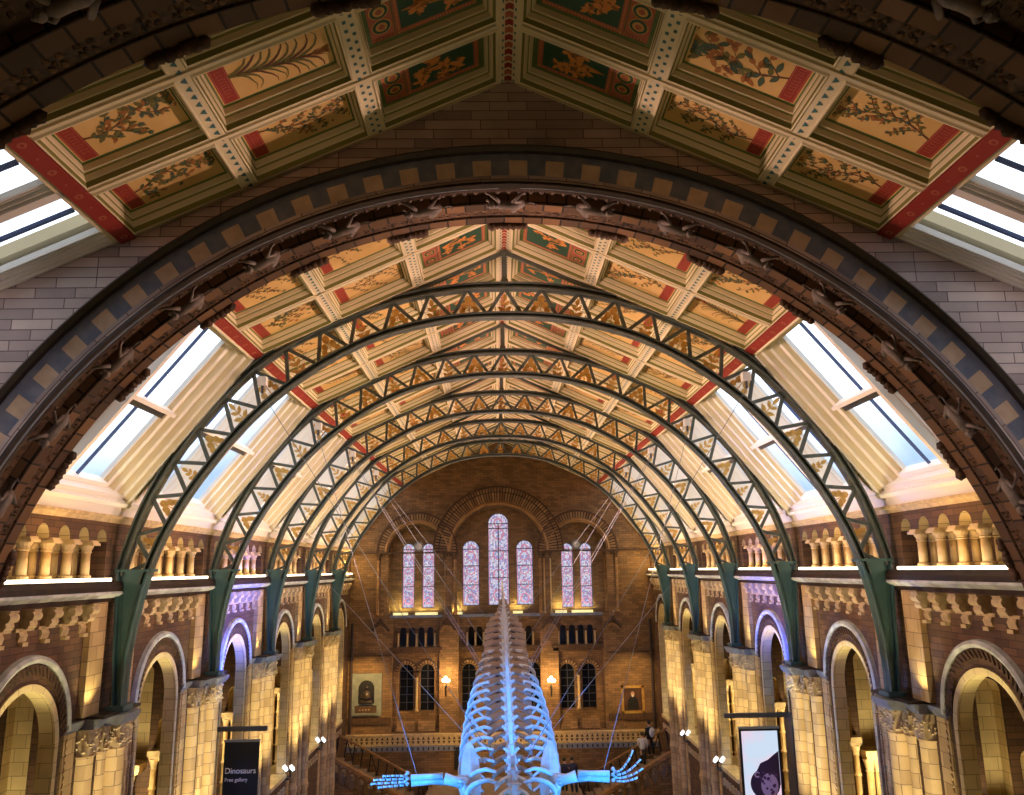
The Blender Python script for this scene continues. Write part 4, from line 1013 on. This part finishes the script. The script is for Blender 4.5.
# drain pipes in the far corners
for s in (-1, 1):
    m = MB(); m.tube([(s*8.95, 49.9, -3.0), (s*8.95, 49.9, -9.2)], .09, 8); m.tube([(s*8.95, 49.9, -5), (s*8.95, 49.9, -5.1)], .13, 8)
    tag(m.build('drain_pipe', dark), f'dark vertical corner pipe at the {SIDE[s]} end of the far wall', 'pipe')

# ------------------------------------------------------------------ stairs
for s in (-1, 1):
    m = MB(); n = 14
    for k in range(n):
        x0 = 3.2+k*.43; x1 = 3.2+(k+1)*.43; z = -12.6+k*.2
        m.box((min(s*x0, s*x1), 45.0, -15), (max(s*x0, s*x1), 47.6, z), 0)
    m.box((min(s*9.2, s*9.3), 44.9, -15), (max(s*9.2, s*9.3), 47.6, -9.8), 0)
    st = m.build('stair_flight', treadm); tag(st, f'stone stair flight climbing to the {SIDE[s]} in front of the far wall', 'stairs')
    Z = lambda x, off: -8.75-(9.2-x)*.535+off
    t = thing('stone_balustrade', f'stone balustrade with pierced arches on the near side of the {SIDE[s]} stair', 'balustrade', (s*6, 44.9, -11.5))
    o_ = (s*6, 44.9, -11.5)
    m = MB(); m.bar((s*9.1, 44.9, Z(9.1, -.55)), (s*3.4, 44.9, Z(3.4, -.55)), .16, .42); m.build('coping', amber, t, off=o_)
    m = MB(); m.bar((s*9.1, 44.9, Z(9.1, -1.75)), (s*3.4, 44.9, Z(3.4, -1.75)), .3, .35); 
    for k in range(13):
        x = 9.0-k*.45; m.bar((s*x, 44.9, Z(x, -.6)), (s*x, 44.9, Z(x, -1.7)), .13, .16)
        if k < 12:
            xm = x-.225; m.ring(PY, (s*xm, Z(xm, -.9)), [(.13, 44.86), (.13, 44.98), (.22, 44.98), (.22, 44.86)], 0, PI, 8)
            m.ring(PY, (s*xm, Z(xm, -1.45)), [(.1, 44.86), (.1, 44.98), (.2, 44.98), (.2, 44.86)], PI, 2*PI, 8)
    m.build('pierced_panel', brown, t, off=o_)
    m = MB(); m.extr([(s*9.2, Z(9.2, -1.8)), (s*3.3, Z(3.3, -1.8)), (s*3.3, -15), (s*9.2, -15)], 'y', 44.8, 45.05); m.build('side_wall', brown, t, off=o_)
    t = thing('stair_railing', f'wall-side stair railing with slanting iron bars, {SIDE[s]} flight', 'railing', (s*6, 47.6, -11.5)); o_ = (s*6, 47.6, -11.5)
    m = MB(); m.bar((s*9.3, 47.5, Z(9.3, .0)), (s*3.9, 47.5, Z(3.9, .0)), .09, .16); m.build('handrail', amber, t, off=o_)
    m = MB()
    for k in range(12):
        x = 9.1-k*.45; m.bar((s*x, 47.5, Z(x, -.02)), (s*(x+.12), 47.5, Z(x, -.95)), .07, .06)
        if k % 3 == 2: m.bar((s*(x+.1), 47.5, Z(x, -.9)), (s*(x+.42), 47.5, Z(x+.42, -.1)), .05, .05)
    m.build('iron_bars', black, t, off=o_)

# ------------------------------------------------------------------ people on the stairs
def person(loc, face, lab, top, legs, hold=None, pack=None, h=1.75, lean=0.0, hat=None):
    t = thing('person', lab, 'person', loc, face)
    k = h/1.75
    V = [(0,0,.95),(0,-.01,1.15),(0,-.0,1.35),(0,.0,1.46),(0,-.01,1.53),(0,-.02,1.64),(0,-.02,1.70),
         (.19,0,1.40),(.24,-.02,1.14),(.22,-.16,.95),(.21,-.2,.88),(-.19,0,1.40),(-.24,-.02,1.14),(-.22,-.14,.95),(-.21,-.18,.88),
         (.09,0,.90),(.10,-.04,.50),(.10,.06,.09),(.10,-.10,.04),(-.09,0,.90),(-.10,.06,.50),(-.10,.16,.10),(-.10,.02,.05)]
    Rr = [.14,.13,.15,.08,.055,.10,.075,.065,.05,.035,.03,.065,.05,.035,.03,.09,.065,.045,.04,.09,.065,.045,.04]
    Ed = [(0,1),(1,2),(2,3),(3,4),(4,5),(5,6),(2,7),(7,8),(8,9),(9,10),(2,11),(11,12),(12,13),(13,14),(0,15),(15,16),(16,17),(17,18),(0,19),(19,20),(20,21),(21,22)]
    for hb, sg in ((10, 1), (14, -1)):
        bx, by, bz = V[hb]
        for q in range(5):
            a = len(V); dx = (q-1.5)*.014 if q < 4 else -.035*sg
            V.append((bx+dx, by-.03, bz-.045)); V.append((bx+dx, by-.035, bz-.085+.008*abs(q-1.5))); Rr += [.01, .008]; Ed += [(hb, a), (a, a+1)]
    me = bpy.data.meshes.new('body'); me.from_pydata([((x)*k, (y-lean*max(0, z-.9))*k, z*k) for x, y, z in V], Ed, [])
    o = bpy.data.objects.new('body', me); COL.objects.link(o); o.parent = t
    sm = o.modifiers.new('skin', 'SKIN'); sv = me.skin_vertices[0].data if me.skin_vertices else None
    if sv is None:
        bm = bmesh.new(); bm.from_mesh(me); bm.verts.layers.skin.verify(); bm.to_mesh(me); bm.free(); sv = me.skin_vertices[0].data
    for i, r_ in enumerate(Rr): sv[i].radius = (r_*k, r_*k)
    sv[0].use_root = True; me.materials.append(skin); ss = o.modifiers.new('smooth', 'SUBSURF'); ss.levels = 1; ss.render_levels = 1
    L_ = lambda p: ((p[0])*k, (p[1]-lean*max(0, p[2]-.9))*k, p[2]*k)
    m = MB(); m.tube([L_(p) for p in ((0,0,.88), (0,0,1.1), (0,0,1.3), (0,0,1.42), (0,0,1.47))], [.17*k, .165*k, .19*k, .16*k, .07*k], 12)
    for sg in (-1, 1): m.tube([L_(p) for p in ((sg*.12,0,1.38), (sg*.2,0,1.38), (sg*.25,-.02,1.14), (sg*.225,-.14,.97))], [.08*k, .085*k, .065*k, .05*k], 8)
    m.build('jacket', top, t, True)
    m = MB(); m.tube([L_(p) for p in ((0,0,.95), (0,0,.85))], [.165*k, .17*k], 12); m.tube([L_(p) for p in ((.085,0,.92), (.1,-.04,.5), (.1,.06,.1))], [.115*k, .085*k, .06*k], 10); m.tube([L_(p) for p in ((-.085,0,.92), (-.1,.06,.5), (-.1,.16,.1))], [.115*k, .085*k, .06*k], 10)
    m.build('trousers', legs, t, True)
    m = MB(); m.ball(L_((0, .01, 1.68)), .115*k, 10, 0, (1, 1.05, 1)); m.build('hair', hat or hairm, t, True)
    m = MB(); c = L_((0, -.12, 1.63)); m.ball((c[0], c[1], c[2]), .02, 6); m.ball((c[0]-.035, c[1]+.015, c[2]+.03), .012, 6); m.ball((c[0]+.035, c[1]+.015, c[2]+.03), .012, 6); m.build('face', skin, t, True)
    if pack: m = MB(); m.ball(L_((0, .2, 1.2)), .2*k, 10, 0, (.9, .55, 1.3)); m.build('backpack', pack, t, True)
    return t
person((7.95, 46.3, -9.95), math.radians(215), 'person in black with a white backpack climbing the right stair', black, black, pack=whitec, h=1.78)
person((7.45, 45.7, -10.3), math.radians(160), 'person in a white top and dark trousers on the right stair', whitec, black, h=1.66)
person((3.75, 46.3, -11.75), math.radians(200), 'person in navy coat leaning on the landing beside the right stair foot', navy, navy, h=1.78, lean=.25)
person((3.3, 46.6, -11.75), math.radians(170), 'person in navy with dark hair standing behind the leaning person', navy, black, h=1.72)
m = MB(); m.box((-4.2, 44.9, -15), (4.2, 50.1, -11.75)); tag(m.build('floor_stair_landing', treadm), kind='structure')

# ------------------------------------------------------------------ banners, spotlights, hoists
def letters(txt, size, loc, mat, parent, rot):
    cu_ = bpy.data.curves.new('lettering', 'FONT'); cu_.body = txt; cu_.size = size; cu_.extrude = .004
    tmp = bpy.data.objects.new('lettering', cu_); COL.objects.link(tmp)
    me = bpy.data.meshes.new_from_object(tmp.evaluated_get(bpy.context.evaluated_depsgraph_get())); bpy.data.objects.remove(tmp)
    me.materials.clear(); me.materials.append(mat); o = bpy.data.objects.new('lettering', me); COL.objects.link(o); o.parent = parent; o.location = loc; o.rotation_euler = rot
    return o
t = thing('banner', 'black hanging banner reading Dinosaurs Free gallery in front of the left piers', 'banner', (-8.3, 26.9, -15))
m = MB(); m.box((-.52, -.02, 3.0), (.56, .02, 9.88)); m.build('cloth', blackp, t); m = MB(); m.box((-.54, -.03, 9.86), (.58, .03, 9.93)); m.build('top_rail', steel, t)
letters('Dinosaurs', .235, (-.47, -.03, 8.95), whitep, t, (PI/2, 0, 0)); letters('Free gallery', .15, (-.46, -.03, 8.72), whitep, t, (PI/2, 0, 0))
t = thing('banner', 'tall lit banner with pink sky and dark round shape before the right piers', 'banner', (7.95, 26.9, -15))
m = MB(); m.box((-.6, -.03, 3.0), (.68, .03, 9.98)); m.build('backing_frame', black, t); m = MB(); m.box((-.53, -.045, 3.05), (.61, -.03, 9.9)); m.build('picture', posterm, t); m = MB(); m.box((-.62, -.05, 9.96), (.7, .04, 10.03)); m.build('top_rail', steel, t)
m = MB(); m.face([(.12+.47*math.cos(k*PI/12), -.05, 8.35+.45*math.sin(k*PI/12)) for k in range(24)])
m.face([(-.2, -.049, 8.6), (.0, -.049, 8.95), (.25, -.049, 9.05), (.45, -.049, 9.2), (.6, -.049, 9.3), (.6, -.049, 8.3), (.2, -.049, 8.5)]);  m.face([(.25+.27*math.cos(k*PI/10), -.055, 8.3+.36*math.sin(k*PI/10)) for k in range(20)], 1); m.ring(PY, (-.12, 8.62), [(.05, -.056), (.05, -.052), (.09, -.052), (.09, -.056)], .5, 5.5, 12, 1)
rnd = random.Random(3)
for k in range(26): m.ball((.2+rnd.uniform(-.25, .3), -.055, 8.3+rnd.uniform(-.35, .4)), rnd.uniform(.02, .06), 6, 2, (1, .1, 1))
m.build('printed_figure', [principled('aubergine_print', (.05, .02, .045), .6), principled('mauve_print', (.62, .42, .58), .6), principled('plum_print', (.12, .04, .10), .6)], t)
for s, x0, x1, lab in ((-1, -9.3, -7.55, 'left'), (1, 9.0, 6.95, 'right')):
    t = thing('steel_gantry', f'dark metal gantry frame around the {lab} hanging banner', 'frame', (x0, 27, -15))
    zt = 10.3 if s < 0 else 10.42
    m = MB(); m.box((min(0, x1-x0), -.06, zt-.14), (max(0, x1-x0), .06, zt)); m.build('top_beam', metal, t)
    m = MB(); m.box((-.09, -.55, 0), (.09, .1, zt)); m.build('post', metal, t)
for s in (-1, 1):
    for i, (y, z) in enumerate(((30.0, -7.9), (36.0, -8.0), (42.2, -8.1))):
        t = thing('spotlight', f'small white glowing spotlight on the {SIDE[s]} parapet, {ORD[i]} from the camera', 'spotlight', (s*8.95, y, z), 0, 'white spotlights on the parapets')
        for q in (-.14, .14):
            m = MB(); m.bar((q, 0, 0), (q+.1*s, -.12, .16), .11, .14); m.build('lamp_head', ledw, t)
        m = MB(); m.bar((-.22, .03, -.06), (.22, .03, -.06), .05, .05); m.bar((0, .03, -.3), (0, .03, -.06), .05, .05); m.build('mount', black, t)
        m = MB(); m.box((min(0, s*.45), -.2, -.36), (max(0, s*.45), .2, -.28)); m.build('shelf', metal, t)
hoists = {}
for i in range(4):
    for s in (-1, 1):
        x, z = s*(5.78+.1), 4.55
        t = thing('hoist_box', f'small white hoist box on the {SIDE[s]} haunch of the {names[i]} iron arch', 'hoist', (x, TY[i]-.3, z), 0, 'white hoist boxes on the iron arches')
        m = MB(); m.box((-.1, -.1, -.12), (.1, .1, .1)); m.build('casing', white, t); m = MB(); m.tube([(0, -.02, -.12), (0, -.02, -.3)], .035, 8); m.build('cable_guide', metal, t)
        hoists[(s, i)] = (x, TY[i]-.32, z-.3)

for s in (-1, 1): lamp('SPOT', (s*8.2, 24.6, -2.6), 120, (1, .95, .9), .08, (s*8.1, 26.9, -5.6), angle=60, name='banner_fill_spot')  # added fill so the shaded banners read; no fixture here
# ------------------------------------------------------------------ the whale
SP = [(16.4, -4.95, .30), (18, -4.62, .33), (20.5, -4.45, .5), (23.5, -4.05, .62), (27, -3.45, .76), (30, -2.82, .78), (32.5, -2.25, .78), (33.8, -1.97, .68), (34.8, -1.76, .36), (36.5, -1.45, .2), (39.5, -.95, .12), (41.5, -.5, .05)]
def spine(y):
    for (a, za, wa), (b, zb, wb) in zip(SP, SP[1:]):
        if y <= b: f_ = (y-a)/(b-a); return za+(zb-za)*f_, wa+(wb-wa)*f_
    return SP[-1][1:]
wh = thing('whale_skeleton', 'blue whale skeleton lit blue, diving towards the camera with flippers spread, hung on steel cables', 'skeleton', (0, 20, -5))
O = (0, 20, -5)
nv = 32
for i in range(nv):
    y = 16.9+i*.78; z, wd = spine(y); z2, _ = spine(y+.3); sl = (z2-z)/.3; big = min(1, wd/.5) if y > 34 else (.62+.38*min(1, max(0, (y-17)/6)))
    x0 = .05*(1-(y-18)/20)
    m = MB(); r_ = .17*big
    m.tube([(x0, y-.33, z-.33*sl-.02), (x0, y-.29, z-.29*sl-.02), (x0, y, z-.02), (x0, y+.29, z+.29*sl-.02), (x0, y+.33, z+.33*sl-.02)], [r_*.8, r_, r_*.8, r_, r_*.8], 10)
    hs_ = .48*big if y < 30 else .62*big      # neural spine, leaning to the tail
    m.hexa([(x0-.04, y-.16, z+r_*.6), (x0+.04, y-.16, z+r_*.6), (x0+.04, y+.14, z+r_*.6), (x0-.04, y+.14, z+r_*.6), (x0-.05, y+.02, z+r_*.6+hs_), (x0+.05, y+.02, z+r_*.6+hs_), (x0+.05, y+.27, z+r_*.6+hs_*.92), (x0-.05, y+.27, z+r_*.6+hs_*.92)])
    for sg in (-1, 1): m.tube([(x0+sg*.1*big, y-.05, z+.15*big), (x0+sg*.2*big, y-.22, z+.24*big)], [.055*big, .035*big], 6)
    if wd < .1 or y > 37: m.box((x0-.02, y-.1, z-.3), (x0+.02, y+.1, z))
    m.build('vertebra', bone, wh, off=O)
    if y < 37.5:
        for sg in (-1, 1):
            fw = .82 if y > 22.5 else .34; dz = -.12 if y > 26 else -.18
            m = MB(); a = x0+sg*r_*.6; b = x0+sg*wd; yl = -.12 if y < 30 else .02
            rows = [(0, .40*fw), (.3, .24*fw), (.6, .33*fw), (.85, .42*fw), (1, .33*fw)]; pv = None
            for f_, hw_ in rows:
                xx = a+(b-a)*f_; yy = y+yl*f_; zz = z+dz*f_*f_+sl*yl*f_
                cur = [(xx, yy-hw_, zz-.03-sl*hw_), (xx, yy+hw_, zz-.03+sl*hw_), (xx, yy+hw_, zz+.035+sl*hw_), (xx, yy-hw_, zz+.035-sl*hw_)]
                if pv: m.hexa(pv+cur)
                pv = cur
            m.build('transverse_process', brownbone if y > 19.8 else bone, wh, off=O)  # brown on the processes is warm light put into the bone colour
for i in range(15):       # ribs
    y = 18.9+i*.78; z, wd = spine(y); 
    W_ = [1.0, 1.12, 1.2, 1.25, 1.27, 1.28, 1.27, 1.25, 1.22, 1.18, 1.12, 1.05, .98, .9, .8][i]; Hd = [1.0, 1.3, 1.5, 1.6, 1.65, 1.65, 1.6, 1.5, 1.4, 1.3, 1.15, 1.0, .85, .7, .55][i]
    for sg in (-1, 1):
        pts = []; n = 11
        for k in range(n+1):
            a = -.25+(k/n)*(PI*.78)
            pts.append((sg*(W_*(math.sin(a+.55) if a+.55 < PI/2 else .25+.75*math.sin(a+.55))*1.0), y+.10+.75*(k/n), z-.02-Hd*(1-math.cos(max(0, a+.25)))*.62+.06))
        pts[0] = (sg*wd*.75, y, z+.0)
        pts = [(p_[0], p_[1], p_[2]) for p_ in pts]
        m = MB(); m.tube(pts, [.035]+[.05+.012*math.sin(k*.5) for k in range(n-1)]+[.03], 7); m.build('rib', bone, wh, True, off=O)
def plate(m, P, th=.03):
    A = [(x, y-th, z) for x, y, z in P]; B = [(x, y+th, z) for x, y, z in P]; m.face(A); m.face(B[::-1])
    for i in range(len(P)): j = (i+1) % len(P); m.face([A[i], A[j], B[j], B[i]])
for sg in (-1, 1):
    m = MB()      # shoulder blade: a fan rising from the joint
    fan = [(1.13, 19.9, -4.75), (1.15, 20.1, -4.5), (1.12, 20.3, -4.25), (1.03, 20.5, -4.04), (.93, 20.5, -4.02), (.82, 20.4, -4.2), (.74, 20.3, -4.42), (.68, 20.15, -4.75), (.68, 19.95, -5.05), (.76, 19.8, -5.22), (.9, 19.75, -5.0)]
    c1 = (.93, 20.0, -4.6); c2 = (.96, 20.1, -4.6)
    for i in range(len(fan)):
        j = (i+1) % len(fan); p, q_ = fan[i], fan[j]
        m.face([(sg*p[0], p[1], p[2]), (sg*q_[0], q_[1], q_[2]), (sg*c1[0], c1[1], c1[2])]); m.face([(sg*q_[0], q_[1]+.06, q_[2]), (sg*p[0], p[1]+.06, p[2]), (sg*c2[0], c2[1]+.05, c2[2])])
        m.face([(sg*p[0], p[1], p[2]), (sg*q_[0], q_[1], q_[2]), (sg*q_[0], q_[1]+.06, q_[2]), (sg*p[0], p[1]+.06, p[2])])
    m.build('shoulder_blade', bone, wh, off=O)
    fl = bpy.data.objects.new('flipper', None); COL.objects.link(fl); fl.parent = wh; fl.empty_display_size = .2
    m = MB(); m.ball((sg*1.12, 19.85, -4.75), .15, 10); m.tube([(sg*1.1, 19.85, -4.75), (sg*1.3, 19.83, -4.72), (sg*1.52, 19.82, -4.66)], [.15, .11, .13], 10); m.tube([(sg*1.08, 19.8, -4.8), (sg*.95, 19.75, -5.15)], [.08, .05], 8); m.build('humerus', bone, fl, True, off=O)
    for nm, dz, dy in (('radius', .06, -.03), ('ulna', -.07, .04)):
        m = MB(); m.tube([(sg*1.55, 19.82+dy, -4.66+dz), (sg*1.8, 19.82+dy, -4.66+dz), (sg*2.28, 19.8+dy, -4.68+dz)], [.085, .06, .075], 8); m.build(nm, bone, fl, True, off=O)
    m = MB()
    for k in range(5): m.ball((sg*(2.36+.05*(k % 2)), 19.8, -4.76+.06*k), .05, 6)
    m.build('wrist_bones', bone, fl, True, off=O)
    for q in range(4):
        L_ = [.62, .78, .72, .5][q]; up = (.30 if sg > 0 else -.02)-.0*q; m = MB(); z0 = -4.78+.07*q; ns = 5; pv = None
        for k in range(ns):
            a = k/ns; b = (k+.82)/ns
            f_ = lambda u: (sg*(2.44+L_*u*(.82 if sg > 0 else 1)), 19.8-.02*q, z0+(up*u*u*(.5+.3*q))+(q-1.5)*(.05 if sg > 0 else .02)*u)
            m.tube([f_(a), f_((a+b)/2), f_(b)], [.032, .022, .03], 6)
        m.build('finger_bones', bone, fl, True, off=O)
# skull, pitched down in front of the neck
m = MB(); m.ball((.05, 16.5, -5.15), .45, 12, 0, (1.15, .8, .8)); m.ball((.05, 15.9, -5.35), .5, 12, 0, (1.5, .9, .55)); 
for i in range(8):
    y0, y1 = 15.6-i*.5, 15.6-(i+1)*.5; w0, w1 = .8-.085*i, .8-.085*(i+1); za, zb = -5.4-.13*i, -5.4-.13*(i+1)
    m.hexa([(.05-w0, y0, za-.1), (.05+w0, y0, za-.1), (.05+w1, y1, zb-.08), (.05-w1, y1, zb-.08), (.05-w0*.5, y0, za+.12), (.05+w0*.5, y0, za+.12), (.05+w1*.5, y1, zb+.1), (.05-w1*.5, y1, zb+.1)])
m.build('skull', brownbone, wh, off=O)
for sg in (-1, 1):
    m = MB(); m.tube([(.05+sg*(.7+.75*math.sin(k/12*PI*.95)), 16.6-k*.42, -5.6-.13*k-.25*math.sin(k/12*PI)) for k in range(13)], [.1]+[.13]*10+[.09, .06], 8); m.build('jaw_bone', bone, wh, True, off=O)
    m = MB(); m.tube([(sg*.35, 17.2, -4.85), (sg*.62, 17.0, -5.0), (sg*.8, 16.6, -5.2)], [.14, .12, .1], 8); m.build('cheek_bone', bone, wh, True, off=O)
# suspension cables
def wire(a, b, lab):
    m = MB(); a = Vector(a); b = Vector(b); m.tube([Vector((0, 0, 0)), b-a], .009, 5)
    o = m.build('steel_cable', steel); o.location = a; tag(o, lab, 'cable', 'suspension cables of the whale')
ends = {0: (.32, 19.6, -4.3), 1: (2.15, 19.8, -4.55), 2: (.6, 27.0, -3.4), 3: (.7, 30.5, -2.7)}
for (s, i), a in hoists.items():
    e_ = ends[i]; sgx = -1 if s < 0 else 1
    wire(a, (sgx*e_[0], e_[1], e_[2]), f'steel cable from the {SIDE[s]} hoist of the {names[i]} iron arch down to the whale {["shoulders", "flipper", "back", "loin"][i]}')
for s in (-1, 1):
    wire((s*5.85, TY[2]-.3, 4.3), (s*.75, 28.2, -3.15), f'second steel cable from the {SIDE[s]} haunch of the third iron arch to the whale back')
    wire((s*5.85, TY[3]-.3, 4.3), (s*.6, 33.5, -2.0), f'second steel cable from the {SIDE[s]} haunch of the fourth iron arch to the whale tail')
    wire((s*8.3, TY[3], -.2), (s*1.2, 24.5, -4.6), f'thin {SIDE[s]} steel cable from the foot of the fourth iron arch to the ribs')
# ------------------------------------------------------------------ whale lights
for s in (-1, 1):
    lamp('SPOT', (s*6.5, 14.0, -4.0), 8500, BLUE, .15, (s*1.0, 21.5, -4.6), angle=30, blend=.5, name='whale_blue_spot')
    lamp('SPOT', (s*7.8, 27, -6.6), 9000, BLUE, .15, (s*.9, 25.5, -4.2), angle=42, blend=.6, name='whale_blue_spot')
lamp('SPOT', (0, 7.5, -3.2), 5200, (.04, .30, 1), .12, (0, 22, -4.0), angle=26, blend=.6, name='whale_front_spot')
lamp('SPOT', (0, 6.0, -1.5), 2200, (.5, .45, 1), .12, (0, 33, -2.0), angle=7, blend=.8, name='whale_tail_spot')
# general warm light of the hall, from broad area lights low over floor and stairs
lamp('AREA', (0, 38, -13.5), 320, (1, .66, .32), 7, (0, 44, 0), 12, name='floor_flood')
lamp('AREA', (0, 46, -9.5), 170, (1, .62, .25), 5, (0, 51, -6), 1.0, name='stair_flood')
